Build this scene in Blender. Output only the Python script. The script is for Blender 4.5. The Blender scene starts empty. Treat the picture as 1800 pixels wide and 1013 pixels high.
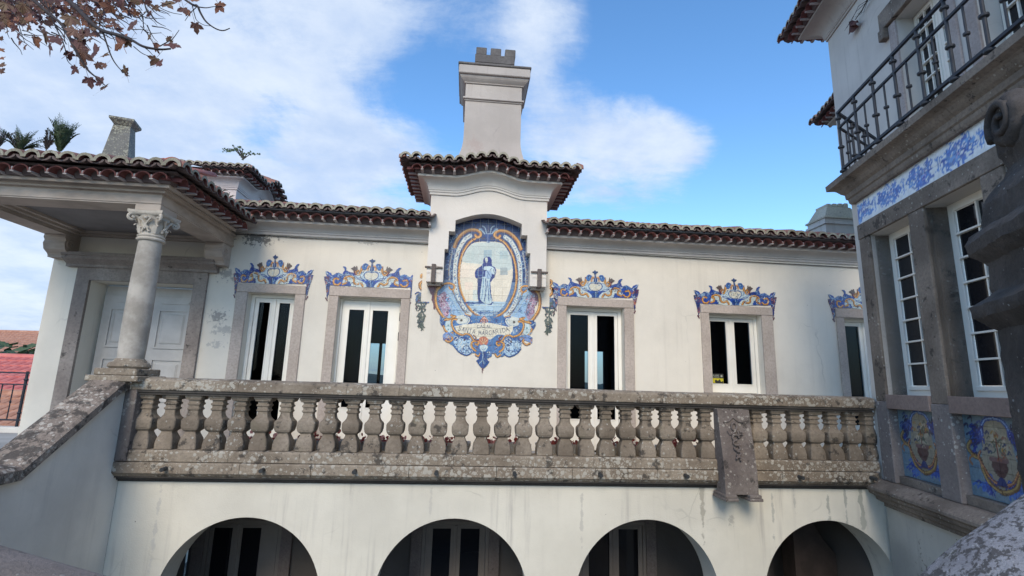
import bpy, bmesh, math, random
import numpy as np
from mathutils import Vector, Matrix
random.seed(7); RNG = np.random.RandomState(5)
S = bpy.context.scene
COL = S.collection
rad = math.radians

# ------------------------------------------------------------------ camera
F = 876.28; PITCH, ROLL, YAW = .189923, .0284276, .0863205
def cam_rows():
    cy, sy, cp, sp = math.cos(YAW), math.sin(YAW), math.cos(PITCH), math.sin(PITCH)
    fwd = np.array([sy*cp, cy*cp, sp]); right = np.array([cy, -sy, 0.]); up = np.cross(right, fwd)
    r2 = math.cos(ROLL)*right + math.sin(ROLL)*up; u2 = -math.sin(ROLL)*right + math.cos(ROLL)*up
    return np.array([r2, -u2, fwd])
CM = cam_rows()
cd = bpy.data.cameras.new('camera'); cam = bpy.data.objects.new('camera', cd); COL.objects.link(cam)
cd.sensor_width = 36; cd.lens = 36*F/1800; cd.clip_start = .05; cd.clip_end = 6000
cam.matrix_world = Matrix(((CM[0][0], -CM[1][0], -CM[2][0], 0), (CM[0][1], -CM[1][1], -CM[2][1], 0), (CM[0][2], -CM[1][2], -CM[2][2], 0), (0, 0, 0, 1)))
S.camera = cam
def ray(px, py): return CM.T @ np.array([(px-900)/F, (py-506.5)/F, 1.])
def atY(px, py, Y): r = ray(px, py); return r*Y/r[1]
def proj(P):
    c = np.asarray(P, float) @ CM.T
    return 900+F*c[..., 0]/c[..., 2], 506.5+F*c[..., 1]/c[..., 2]

# ------------------------------------------------------------------ light
SUN_EL, SUN_AZ = rad(36), rad(192)      # azimuth measured clockwise from +Y: the sun stands behind the camera, a little left
S.view_settings.view_transform = 'Standard'; S.view_settings.look = 'None'
S.view_settings.exposure = 0.22; S.view_settings.gamma = 1
W = bpy.data.worlds.new('World'); S.world = W; W.use_nodes = True
sd = bpy.data.lights.new('sun', 'SUN'); sd.energy = 2.2; sd.angle = rad(26); sd.color = (1, .86, .66)
sun = bpy.data.objects.new('sun', sd); COL.objects.link(sun)
dsun = Vector((math.sin(SUN_AZ)*math.cos(SUN_EL), math.cos(SUN_AZ)*math.cos(SUN_EL), math.sin(SUN_EL)))
sun.rotation_euler = dsun.to_track_quat('Z', 'Y').to_euler()

class NG:
    def __init__(s, nt): s.nt = nt; s.n = nt.nodes; s.l = nt.links
    def add(s, t, **k):
        x = s.n.new(t)
        for a, b in k.items(): setattr(x, a, b)
        return x
    def put(s, sock, v):
        if v is None: return
        if isinstance(v, bpy.types.NodeSocket): s.l.new(v, sock)
        else: sock.default_value = v
    def math(s, op, a, b=None, c=None, clamp=False):
        x = s.add('ShaderNodeMath', operation=op, use_clamp=clamp); s.put(x.inputs[0], a)
        if b is not None: s.put(x.inputs[1], b)
        if c is not None: s.put(x.inputs[2], c)
        return x.outputs[0]
    def vmath(s, op, a, b=None):
        x = s.add('ShaderNodeVectorMath', operation=op); s.put(x.inputs[0], a)
        if b is not None: s.put(x.inputs[1], b)
        return x
    def mix(s, f, a, b):
        x = s.add('ShaderNodeMix', data_type='RGBA'); s.put(x.inputs[0], f)
        s.put(x.inputs[6], a if isinstance(a, bpy.types.NodeSocket) else (*a, 1)); s.put(x.inputs[7], b if isinstance(b, bpy.types.NodeSocket) else (*b, 1))
        return x.outputs[2]
    def noise(s, v, scale, detail=5, rough=.55, dist=0):
        x = s.add('ShaderNodeTexNoise'); s.put(x.inputs['Vector'], v); x.inputs['Scale'].default_value = scale
        x.inputs['Detail'].default_value = detail; x.inputs['Roughness'].default_value = rough; x.inputs['Distortion'].default_value = dist
        return x.outputs['Fac']
    def vor(s, v, scale, feature='F1', rnd=1):
        x = s.add('ShaderNodeTexVoronoi', feature=feature); s.put(x.inputs['Vector'], v); x.inputs['Scale'].default_value = scale
        x.inputs['Randomness'].default_value = rnd
        return x
    def step(s, v, a, b):   # smooth ramp a->b to 0->1
        x = s.add('ShaderNodeMapRange', interpolation_type='SMOOTHSTEP'); s.put(x.inputs[0], v)
        x.inputs[1].default_value = a; x.inputs[2].default_value = b
        return x.outputs[0]
    def scale(s, v, xyz):
        return s.vmath('MULTIPLY', v, xyz).outputs[0]

def build_world():
    g = NG(W.node_tree); g.n.clear()
    out = g.add('ShaderNodeOutputWorld'); bg = g.add('ShaderNodeBackground'); bg.inputs['Strength'].default_value = .125
    sky = g.add('ShaderNodeTexSky', sky_type='NISHITA', sun_disc=False)
    sky.sun_elevation = SUN_EL; sky.sun_rotation = SUN_AZ; sky.air_density = 1.0; sky.dust_density = .35; sky.ozone_density = 1.6
    tc = g.add('ShaderNodeTexCoord').outputs['Generated']
    sep = g.add('ShaderNodeSeparateXYZ'); g.l.new(tc, sep.inputs[0])
    zz = g.math('ADD', g.math('MAXIMUM', sep.outputs[2], 0), .22)
    cmb = g.add('ShaderNodeCombineXYZ'); g.l.new(g.math('DIVIDE', sep.outputs[0], zz), cmb.inputs[0]); g.l.new(g.math('DIVIDE', sep.outputs[1], zz), cmb.inputs[1])
    p = cmb.outputs[0]
    n1 = g.noise(p, 1.5, 10, .66, .45); n2 = g.noise(g.scale(p, (1.0, 2.3, 1)), 3.2, 9, .68, .4)
    n3 = g.noise(p, 7, 8, .7, .6)
    n = g.math('ADD', g.math('ADD', g.math('MULTIPLY', n1, .58), g.math('MULTIPLY', n2, .30)), g.math('MULTIPLY', n3, .12))
    # cloud banks: (photo direction, angular size, weight)
    tot = None
    for (px, py, r, w) in [(230, 90, .34, .15), (60, 430, .24, .18), (640, 40, .13, .17), (640, 265, .13, .21), (430, 170, .16, .08), (1000, 240, .13, .30), (1130, 275, .11, .28), (1225, 245, .07, .30), (1290, 140, .035, .28), (1150, 200, .06, .12), (700, 180, .07, -.16), (440, 235, .05, -.10),
                           (960, 50, .10, .24), (-500, 300, .8, .2), (500, 200, .05, -.10), (750, 110, .06, -.10), (160, 330, .07, -.06),
                           (1400, 180, .34, -.16), (1180, 110, .12, -.14), (830, 170, .085, -.14), (650, 170, .05, -.12), (1000, 150, .07, -.08), (30, 520, .1, .1)]:
        d = ray(px, py); d /= np.linalg.norm(d)
        dt = g.vmath('DISTANCE', tc, tuple(d)).outputs['Value']
        m = g.math('MULTIPLY', g.math('EXPONENT', g.math('MULTIPLY', g.math('POWER', g.math('DIVIDE', dt, r), 2), -1)), w)
        tot = m if tot is None else g.math('ADD', tot, m)
    back = g.math('MULTIPLY', g.step(sep.outputs[1], .1, -.4), .03)
    cov = g.step(g.math('ADD', g.math('ADD', n, tot), back), .58, .82)
    cov = g.math('MULTIPLY', cov, .93)
    shade = g.noise(p, 3.2, 6, .6)
    cloud = g.mix(g.step(shade, .3, .7), (3.7, 4.7, 6.5), (5.6, 6.25, 7.2))
    hs = g.add('ShaderNodeHueSaturation'); hs.inputs['Saturation'].default_value = 1.22; hs.inputs['Value'].default_value = 1.95
    g.l.new(sky.outputs[0], hs.inputs['Color'])
    hz = g.step(sep.outputs[2], .16, -.01)
    base = g.mix(g.math('MULTIPLY', hz, .75), hs.outputs[0], (3.4, 4.4, 5.8))
    colr = g.mix(cov, base, cloud)
    g.l.new(colr, bg.inputs['Color']); g.l.new(bg.outputs[0], out.inputs[0])
build_world()

# ------------------------------------------------------------------ materials
def principled(name, color=(.5,)*3, rough=.8, **kw):
    m = bpy.data.materials.new(name); m.use_nodes = True
    b = m.node_tree.nodes['Principled BSDF']; b.inputs['Base Color'].default_value = (*color, 1); b.inputs['Roughness'].default_value = rough
    for k, v in kw.items(): b.inputs[k].default_value = v
    return m, NG(m.node_tree), b
def pos(g): return g.add('ShaderNodeNewGeometry').outputs['Position']
def bump(g, b, h, strength=.4, dist=.02):
    x = g.add('ShaderNodeBump'); x.inputs['Strength'].default_value = strength; x.inputs['Distance'].default_value = dist
    g.l.new(h, x.inputs['Height']); g.l.new(x.outputs[0], b.inputs['Normal'])

def stone_mat(name, c1, c2, pale=(.40, .38, .33), spot=.5, dark=.5, scale=1., moss=0.):
    m, g, b = principled(name, rough=.9); P = pos(g)
    base = g.mix(g.step(g.noise(P, 1.7*scale, 6), .35, .65), c1, c2)
    fine = g.noise(P, 30*scale, 8, .7)
    base = g.mix(g.math('MULTIPLY', g.step(fine, .35, .75), .5), base, tuple(x*.45 for x in c1))
    wp = g.vmath('ADD', P, g.scale(g.add('ShaderNodeTexNoise').outputs['Color'], (.0, .0, .0))).outputs[0]
    nz = g.noise(P, 22*scale, 4, .6)
    thr = g.math('ADD', g.math('MULTIPLY', g.noise(P, 2.6*scale, 3), .9), g.math('MULTIPLY', nz, .5))
    v = g.vor(wp, 16*scale)
    sp = g.step(g.math('SUBTRACT', g.math('ADD', thr, -.62+spot*.35), v.outputs['Distance']), 0.0, .07)
    v2 = g.vor(wp, 44*scale)
    sp2 = g.step(g.math('SUBTRACT', g.math('ADD', thr, -.70+spot*.35), v2.outputs['Distance']), 0.0, .1)
    lc = g.mix(g.noise(P, 9, 3), pale, tuple(x*.72 for x in pale))
    colr = g.mix(g.math('MULTIPLY', g.math('MAXIMUM', sp, sp2), .85), base, lc)
    dk = g.step(g.math('ADD', g.noise(P, 7*scale, 8, .7), g.math('MULTIPLY', g.noise(P, 1.3*scale, 3), .25)), .80-dark*.18, .86-dark*.16)
    colr = g.mix(g.math('MULTIPLY', dk, .8), colr, (.035, .03, .026))
    if moss:
        mo = g.step(g.noise(P, 3.1, 7, .65), .58, .72); colr = g.mix(g.math('MULTIPLY', mo, moss), colr, (.10, .11, .045))
    g.l.new(colr, b.inputs['Base Color'])
    bump(g, b, g.math('ADD', fine, g.math('MULTIPLY', sp, .4)), .55, .012)
    return m
def plaster_mat(name, base, var=.12, streak=0., stains=(), grime=(.30, .28, .26), zstreak=None, speck=.0):
    m, g, b = principled(name, rough=.92); P = pos(g)
    n = g.step(g.noise(P, .9, 6, .6), .3, .7)
    colr = g.mix(n, tuple(x*(1-var) for x in base), base)
    colr = g.mix(g.math('MULTIPLY', g.step(g.noise(P, 9, 7, .7), .55, .8), .12), colr, tuple(x*.6 for x in base))
    if streak:
        s = g.noise(g.scale(P, (9, 9, .5)), 1., 6, .6); t = g.step(g.noise(P, .6, 3), .4, .65)
        colr = g.mix(g.math('MULTIPLY', g.math('MULTIPLY', g.step(s, .5, .72), t), streak), colr, grime)
    if speck:
        v = g.vor(P, 3.1); colr = g.mix(g.math('MULTIPLY', g.step(g.math('SUBTRACT', g.math('MULTIPLY', g.noise(P, 40, 3), .05), v.outputs['Distance']), 0, .008), speck), colr, (.08, .07, .06))
    for (x, y, z, r, sx, sz, colour, amt, sc) in stains:
        q = g.vmath('SUBTRACT', P, (x, y, z)).outputs[0]; q = g.scale(q, (1/(r*sx), 1/r, 1/(r*sz)))
        d = g.vmath('LENGTH', q).outputs['Value']
        f = g.math('ADD', g.math('SUBTRACT', 1, d), g.math('MULTIPLY', g.math('SUBTRACT', g.noise(P, sc, 7, .68), .5), 3.2))
        colr = g.mix(g.math('MULTIPLY', g.math('MULTIPLY', g.step(f, .45, .75), g.step(d, 1.5, .9)), amt), colr, colour)
    wv = g.add('ShaderNodeTexNoise'); g.l.new(P, wv.inputs['Vector']); wv.inputs['Scale'].default_value = 3
    q = g.vmath('ADD', P, g.scale(wv.outputs['Color'], (.25, .25, .25))).outputs[0]; ck = g.vor(q, .85, 'DISTANCE_TO_EDGE')
    ckm = g.math('MULTIPLY', g.step(ck.outputs['Distance'], .010, .002), g.step(g.noise(P, 1.1, 3), .56, .66))
    colr = g.mix(g.math('MULTIPLY', ckm, .24), colr, tuple(x*.35 for x in base))
    colr = g.mix(g.math('MULTIPLY', g.step(g.noise(P, 2.4, 5, .6), .56, .60), .06), colr, tuple(min(1, x*1.12) for x in base))
    g.l.new(colr, b.inputs['Base Color'])
    bump(g, b, g.math('ADD', g.noise(P, 60, 4), g.math('MULTIPLY', g.noise(P, 5, 4), 1.8)), .26, .012)
    return m
def noisy_mat(name, c1, c2, scale=8, rough=.7, bstr=.2, metallic=0, stretch=(1, 1, 1), coat=0):
    m, g, b = principled(name, rough=rough); P = g.scale(pos(g), stretch); b.inputs['Metallic'].default_value = metallic
    n = g.noise(P, scale, 7, .65)
    g.l.new(g.mix(g.step(n, .32, .68), c1, c2), b.inputs['Base Color'])
    if bstr: bump(g, b, n, bstr, .01)
    if coat: b.inputs['Coat Weight'].default_value = coat; b.inputs['Coat Roughness'].default_value = .15
    return m

PEEL = [(-3.55, 8.3, 2.24, .42, 1.2, .5, (.12, .11, .10), .85, 18), (-3.05, 8.3, 2.36, .35, 1.4, .3, (.35, .33, .3), .6, 20),
        (-3.98, 8.3, .92, .24, 1.0, .8, (.25, .24, .23), .8, 20), (-3.85, 8.3, .70, .24, 1.2, .6, (.40, .38, .35), .8, 15), (-3.95, 8.3, .48, .20, 1.2, .5, (.36, .35, .34), .6, 20),
        (-3.95, 8.3, 1.62, .30, .9, .7, (.15, .15, .15), .6, 16), (-1.75, 8.3, 2.26, .18, 1.5, .3, (.3, .28, .26), .6, 20)]
M_WALL = plaster_mat('cream_plaster', (.76, .705, .605), .13, .22, PEEL, speck=.6, grime=(.42, .38, .32))
M_BAY = plaster_mat('bay_plaster', (.73, .68, .61), .12, .15)
M_ARC = plaster_mat('pale_arcade_plaster', (.69, .66, .565), .16, .6,
                    [(3.05, 6.45, -1.6, .35, .16, 2.2, (.33, .31, .26), .8, 6), (1.50, 6.45, -1.5, .35, .12, 1.6, (.42, .40, .36), .6, 8), (-.35, 6.45, -1.5, .3, .12, 1.5, (.45, .43, .39), .5, 8),
                     (3.98, 6.45, -1.5, .35, .10, 1.5, (.36, .36, .33), .7, 7), (4.28, 6.45, -1.4, .3, .10, 1.1, (.36, .36, .33), .6, 7), (4.74, 6.45, -1.45, .35, .12, 1.2, (.30, .31, .28), .7, 7), (4.98, 6.45, -1.4, .35, .10, 1.3, (.30, .31, .28), .7, 7), (5.2, 6.45, -1.45, .4, .14, 1.4, (.27, .28, .24), .7, 7), (-3.45, 6.45, -1.7, .3, .15, 2.0, (.46, .45, .42), .6, 6),
                     (3.42, 6.45, -1.62, .12, .6, 1, (.3, .29, .26), .6, 20)], speck=.8)
M_SIDE = plaster_mat('bluish_side_plaster', (.80, .745, .655), .2, .35, [], speck=.4)
M_RW = plaster_mat('right_house_plaster', (.62, .59, .545), .16, .4)
M_RBASE = plaster_mat('weathered_base_plaster', (.54, .52, .46), .3, .8, [(5.2, 5.9, -2.0, .5, .5, 1.4, (.16, .14, .10), .8, 12), (4.9, 5.2, -1.75, .22, 1, 1, (.30, .17, .09), .9, 18)], speck=.9)
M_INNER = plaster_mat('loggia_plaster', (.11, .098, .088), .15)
M_LICHEN = stone_mat('lichened_stone', (.185, .145, .105), (.32, .265, .20), pale=(.47, .435, .365), spot=.82, dark=.65)
M_COPE = stone_mat('pale_lichened_coping', (.19, .15, .12), (.32, .26, .21), pale=(.52, .47, .40), spot=.78, dark=1.2, scale=1.1)
M_BAL = stone_mat('baluster_stone', (.165, .13, .095), (.285, .235, .18), spot=.30, dark=.6, moss=.2)
M_PIER = stone_mat('pier_stone', (.13, .105, .095), (.20, .17, .15), pale=(.36, .33, .29), spot=.42, dark=.6)
M_JAMB = stone_mat('window_surround_stone', (.44, .37, .315), (.53, .45, .39), pale=(.45, .4, .35), spot=-.6, dark=-.3)
M_RSTONE = stone_mat('right_house_stone', (.15, .123, .10), (.265, .22, .18), spot=.14, dark=.55)
M_RSILL = stone_mat('pinkish_sill_stone', (.22, .165, .145), (.27, .21, .185), spot=-.3, dark=0)
M_DARKST = stone_mat('dark_weathered_stone', (.042, .036, .033), (.085, .072, .064), pale=(.3, .3, .29), spot=.05, dark=.4, scale=2.2)
M_GREYCOPE = stone_mat('grey_lichened_coping', (.25, .245, .26), (.33, .325, .34), pale=(.43, .43, .43), spot=.45, dark=1.1, scale=5.5, moss=.3)
M_SHAFT = noisy_mat('column_stone', (.27, .245, .21), (.44, .405, .355), 4, .85, .25)
M_CAPITAL = noisy_mat('capital_stone', (.42, .38, .32), (.55, .50, .43), 9, .85, .3)
M_ENT = noisy_mat('entablature_paint', (.36, .30, .25), (.52, .44, .37), 1.6, .85, .12, stretch=(1, 1, 3))
M_CORN = noisy_mat('cornice_paint', (.50, .46, .42), (.62, .57, .52), 1.3, .85, .1)
M_CHIM = plaster_mat('chimney_plaster', (.52, .47, .42), .22, .7, [(-.02, 8.3, 4.2, .4, .8, .7, (.40, .32, .28), .6, 9)], grime=(.36, .31, .28))
M_CHTOP = stone_mat('chimney_top_stone', (.12, .11, .105), (.20, .185, .17), pale=(.28, .3, .24), spot=-.1, dark=.35, moss=.4)
M_TILE = noisy_mat('terracotta_tile', (.20, .085, .06), (.33, .165, .125), 6, .8, .3)
M_TILELO = noisy_mat('maroon_tile', (.125, .038, .036), (.19, .065, .055), 5, .8, .2)
M_TILEEND = stone_mat('mortared_tile_end', (.27, .245, .18), (.40, .37, .29), pale=(.52, .49, .39), spot=.2, dark=.35, scale=1.6)
M_BED = noisy_mat('mortar_bed', (.10, .07, .066), (.17, .13, .12), 6, .9, .2)
M_ROOFRED = noisy_mat('painted_red_ridge', (.42, .12, .08), (.50, .17, .11), 4, .7, .2)
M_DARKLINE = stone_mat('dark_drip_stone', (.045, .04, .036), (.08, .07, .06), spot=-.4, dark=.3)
M_FRAME = noisy_mat('white_window_paint', (.78, .745, .66), (.83, .80, .72), 2, .45, 0)
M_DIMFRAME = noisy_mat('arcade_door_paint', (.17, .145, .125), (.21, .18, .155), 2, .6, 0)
M_GREYDOOR = noisy_mat('grey_door_paint', (.42, .40, .375), (.52, .50, .47), 2, .6, .05)
M_IRON = noisy_mat('dark_blue_iron', (.004, .008, .018), (.009, .015, .028), 12, .6, .1)
M_IRONGREY = noisy_mat('grey_iron_bar', (.022, .026, .036), (.035, .04, .05), 12, .65, .1)
M_BLACK = noisy_mat('black_plastic', (.02, .022, .024), (.04, .043, .045), 9, .5, 0)
M_BRANCH = noisy_mat('bark', (.025, .02, .022), (.045, .035, .034), 20, .9, .3)
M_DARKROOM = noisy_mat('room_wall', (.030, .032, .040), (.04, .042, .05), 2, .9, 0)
M_WOOD = noisy_mat('dark_wood', (.03, .022, .018), (.05, .035, .03), 5, .7, .2)
def cobble_mat():
    m, g, b = principled('cobbled_ground', rough=.95); P = pos(g); v = g.vor(g.scale(P, (1, 1, 0)), 9, 'DISTANCE_TO_EDGE'); c = g.vor(g.scale(P, (1, 1, 0)), 9)
    base = g.mix(g.noise(P, 1.2, 5), (.15, .14, .12), (.25, .235, .21)); base = g.mix(g.math('MULTIPLY', g.step(c.outputs['Color'], .2, .8), .4), base, (.31, .29, .26))
    g.l.new(g.mix(g.step(v.outputs['Distance'], .0, .05), (.06, .055, .045), base), b.inputs['Base Color']); bump(g, b, g.step(v.outputs['Distance'], 0, .12), .6, .02); return m
M_GROUND = cobble_mat()
M_PAVE = noisy_mat('terrace_paving', (.30, .29, .27), (.40, .39, .37), 2, .9, .3)
M_GROUT = noisy_mat('tile_grout', (.60, .60, .55), (.68, .67, .62), 5, .8, 0)

def glass_mat():
    m = bpy.data.materials.new('window_glass'); m.use_nodes = True; g = NG(m.node_tree); g.n.clear()
    out = g.add('ShaderNodeOutputMaterial'); tr = g.add('ShaderNodeBsdfTransparent'); tr.inputs[0].default_value = (.50, .58, .64, 1)
    gl = g.add('ShaderNodeBsdfGlossy'); gl.inputs['Roughness'].default_value = .03; gl.inputs[0].default_value = (.75, .8, .85, 1)
    fr = g.add('ShaderNodeFresnel'); fr.inputs[0].default_value = 1.45
    mx = g.add('ShaderNodeMixShader'); g.l.new(g.math('MULTIPLY', fr.outputs[0], .22), mx.inputs[0]); g.l.new(tr.outputs[0], mx.inputs[1]); g.l.new(gl.outputs[0], mx.inputs[2])
    g.l.new(mx.outputs[0], out.inputs[0]); return m
M_GLASS = glass_mat()
def darkglass():
    m, g, b = principled('dark_glass', (.008, .009, .012), .05); b.inputs['Specular IOR Level'].default_value = .35; return m
M_DGLASS = darkglass()
def painted_mat():
    m, g, b = principled('painted_glazed_tile', rough=.28)
    a = g.add('ShaderNodeAttribute', attribute_name='paint'); P = pos(g)
    n = g.noise(P, 14, 5, .6)
    g.l.new(g.mix(g.math('MULTIPLY', g.step(n, .4, .75), .12), a.outputs['Color'], (.40, .41, .38)), b.inputs['Base Color'])
    bump(g, b, g.noise(P, 7, 3), .12, .01)
    return m
M_PAINT = painted_mat()
def leaf_mat(name, c1, c2, trans=.18):
    m, g, b = principled(name, rough=.6); P = pos(g)
    n = g.noise(P, 17, 5, .6); c = g.mix(g.step(n, .38, .62), c1, c2)
    g.l.new(c, b.inputs['Base Color'])
    t = g.add('ShaderNodeBsdfTranslucent'); g.l.new(c, t.inputs[0]); mx = g.add('ShaderNodeMixShader'); mx.inputs[0].default_value = trans
    g.l.new(b.outputs[0], mx.inputs[1]); g.l.new(t.outputs[0], mx.inputs[2]); g.l.new(mx.outputs[0], g.n['Material Output'].inputs[0])
    return m
M_LEAF = [leaf_mat('autumn_leaf_rust', (.16, .055, .032), (.25, .10, .045)), leaf_mat('autumn_leaf_brown', (.10, .042, .032), (.15, .07, .045)),
          leaf_mat('autumn_leaf_wine', (.08, .026, .026), (.12, .045, .036)), leaf_mat('autumn_leaf_ochre', (.13, .078, .034), (.11, .045, .026))]
M_FERN = leaf_mat('fern_green', (.045, .085, .045), (.10, .14, .06)); M_FERNDRY = leaf_mat('fern_dry', (.12, .10, .09), (.16, .14, .12))
M_REDLEAF = leaf_mat('begonia_red_leaf', (.22, .035, .03), (.34, .07, .05)); M_PINK = leaf_mat('pink_petal', (.55, .25, .25), (.7, .4, .38))

# ------------------------------------------------------------------ mesh helpers
class MB:
    def __init__(s): s.v = []; s.f = []; s.mi = []
    def add(s, vs, fs, mi=0):
        k = len(s.v); s.v += [tuple(map(float, v)) for v in vs]; s.f += [tuple(i+k for i in f) for f in fs]; s.mi += [mi]*len(fs); return s
    def box(s, x0, x1, y0, y1, z0, z1, mi=0, bev=0):
        if bev:
            b = min(bev, (x1-x0)*.4, (y1-y0)*.4, (z1-z0)*.4); R = []
            for z, i in ((z0, b), (z0+b, 0), (z1-b, 0), (z1, b)):
                R.append([(x0+i+b*(i == 0), y0+i, z), (x1-i-b*(i == 0), y0+i, z), (x1-i, y0+i+b*(i == 0), z), (x1-i, y1-i-b*(i == 0), z), (x1-i-b*(i == 0), y1-i, z), (x0+i+b*(i == 0), y1-i, z), (x0+i, y1-i-b*(i == 0), z), (x0+i, y0+i+b*(i == 0), z)])
            return s.loft(R, mi=mi)
        vs = [(x, y, z) for z in (z0, z1) for x, y in ((x0, y0), (x1, y0), (x1, y1), (x0, y1))]
        return s.add(vs, [(3, 2, 1, 0), (4, 5, 6, 7), (0, 1, 5, 4), (1, 2, 6, 5), (2, 3, 7, 6), (3, 0, 4, 7)], mi)
    def loft(s, rings, closed=True, caps=True, mi=0):
        n = len(rings[0]); k = len(s.v); s.v += [tuple(map(float, p)) for r in rings for p in r]
        for i in range(len(rings)-1):
            for j in range(n if closed else n-1):
                a, b = k+i*n+j, k+i*n+(j+1) % n; s.f.append((a, b, b+n, a+n)); s.mi.append(mi)
        if caps and closed:
            s.f.append(tuple(k+j for j in range(n))[::-1]); s.mi.append(mi); e = k+(len(rings)-1)*n; s.f.append(tuple(e+j for j in range(n))); s.mi.append(mi)
        return s
    def prism(s, poly, axis, a, b, mi=0):   # poly in the two other axes (order kept), extruded along axis
        def P(u, v, w): return {'x': (w, u, v), 'y': (u, w, v), 'z': (u, v, w)}[axis]
        return s.loft([[P(u, v, a) for u, v in poly], [P(u, v, b) for u, v in poly]], mi=mi)
    def lathe(s, prof, c=(0, 0, 0), n=20, mi=0):
        return s.loft([[(c[0]+r*math.cos(2*math.pi*j/n), c[1]+r*math.sin(2*math.pi*j/n), c[2]+z) for j in range(n)] for r, z in prof], mi=mi)
    def square(s, prof, c=(0, 0, 0), ch=.12, mi=0):   # square section with small chamfers
        R = []
        for r, z in prof:
            q = r*ch; R.append([(c[0]+x, c[1]+y, c[2]+z) for x, y in ((-r+q, -r), (r-q, -r), (r, -r+q), (r, r-q), (r-q, r), (-r+q, r), (-r, r-q), (-r, -r+q))])
        return s.loft(R, mi=mi)
    def tube(s, pts, r, n=8, mi=0):
        pts = [Vector(p) for p in pts]; R = []
        rr = r if hasattr(r, '__len__') else [r]*len(pts)
        up = None
        for i, p in enumerate(pts):
            t = (pts[min(i+1, len(pts)-1)]-pts[max(i-1, 0)]).normalized()
            if up is None: up = Vector((0, 0, 1)) if abs(t.z) < .9 else Vector((1, 0, 0))
            a = t.cross(up)
            if a.length < 1e-5: a = t.cross(Vector((0, 1, 0)))
            a.normalize(); b = a.cross(t).normalized(); up = b
            R.append([p+a*rr[i]*math.cos(2*math.pi*j/n)+b*rr[i]*math.sin(2*math.pi*j/n) for j in range(n)])
        return s.loft(R, mi=mi)
    def mesh(s, name, mats, smooth=False):
        me = bpy.data.meshes.new(name); me.from_pydata(s.v, [], s.f)
        for m in (mats if isinstance(mats, (list, tuple)) else [mats]): me.materials.append(m)
        me.polygons.foreach_set('material_index', s.mi)
        bm = bmesh.new(); bm.from_mesh(me); bmesh.ops.recalc_face_normals(bm, faces=bm.faces)
        bm.to_mesh(me); bm.free()
        if smooth: me.polygons.foreach_set('use_smooth', [True]*len(me.polygons)); 
        return me
    def build(s, name, mats, parent=None, smooth=False, **k):
        return link(name, s.mesh(name, mats, smooth), parent, **k)
def link(name, me, parent=None, loc=None, rz=0, label=None, kind=None):
    o = bpy.data.objects.new(name, me); COL.objects.link(o); o.parent = parent
    if loc is not None: o.location = loc
    o.rotation_euler = (0, 0, rz)
    if label: o['label'] = label
    if kind: o['kind'] = kind
    return o
def thing(name, label, cat, loc=(0, 0, 0), rz=0, group=None):
    o = bpy.data.objects.new(name, None); COL.objects.link(o); o.location = loc; o.rotation_euler = (0, 0, rz); o.empty_display_size = .2
    return tag(o, label, cat, group)
def tag(o, label, cat, group=None):
    o['label'] = label; o['category'] = cat
    if group: o['group'] = group
    return o
def struct(o): o['kind'] = 'structure'; return o
def smooth_by_angle(me, ang=35):
    bm = bmesh.new(); bm.from_mesh(me)
    for e in bm.edges:
        e.smooth = len(e.link_faces) == 2 and e.calc_face_angle(3) < rad(ang)
    for f in bm.faces: f.smooth = True
    bm.to_mesh(me); bm.free(); return me

def wall_panel(x0, x1, z0, z1, holes, t=.4, y=0):
    """wall front face at y, thickness t inward (+y), with rectangular holes and their reveals"""
    m = MB(); xs = sorted({x0, x1, *[h[0] for h in holes], *[h[1] for h in holes]}); zs = sorted({z0, z1, *[h[2] for h in holes], *[h[3] for h in holes]})
    xs = [x for x in xs if x0 <= x <= x1]; zs = [z for z in zs if z0 <= z <= z1]
    full = {}
    for i in range(len(xs)-1):
        for j in range(len(zs)-1):
            cx, cz = (xs[i]+xs[i+1])/2, (zs[j]+zs[j+1])/2
            full[i, j] = not any(h[0] < cx < h[1] and h[2] < cz < h[3] for h in holes)
    for (i, j), f in full.items():
        if not f: continue
        a, b, c, d = xs[i], xs[i+1], zs[j], zs[j+1]
        m.add([(a, y, c), (b, y, c), (b, y, d), (a, y, d)], [(0, 1, 2, 3)]); m.add([(a, y+t, c), (b, y+t, c), (b, y+t, d), (a, y+t, d)], [(3, 2, 1, 0)])
        for (di, dj, e) in ((-1, 0, [(a, c), (a, d)]), (1, 0, [(b, c), (b, d)]), (0, -1, [(a, c), (b, c)]), (0, 1, [(a, d), (b, d)])):
            if not full.get((i+di, j+dj), False):
                (ax, az), (bx, bz) = e; m.add([(ax, y, az), (bx, y, bz), (bx, y+t, bz), (ax, y+t, az)], [(0, 1, 2, 3)])
    bm = m
    return bm

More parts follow.
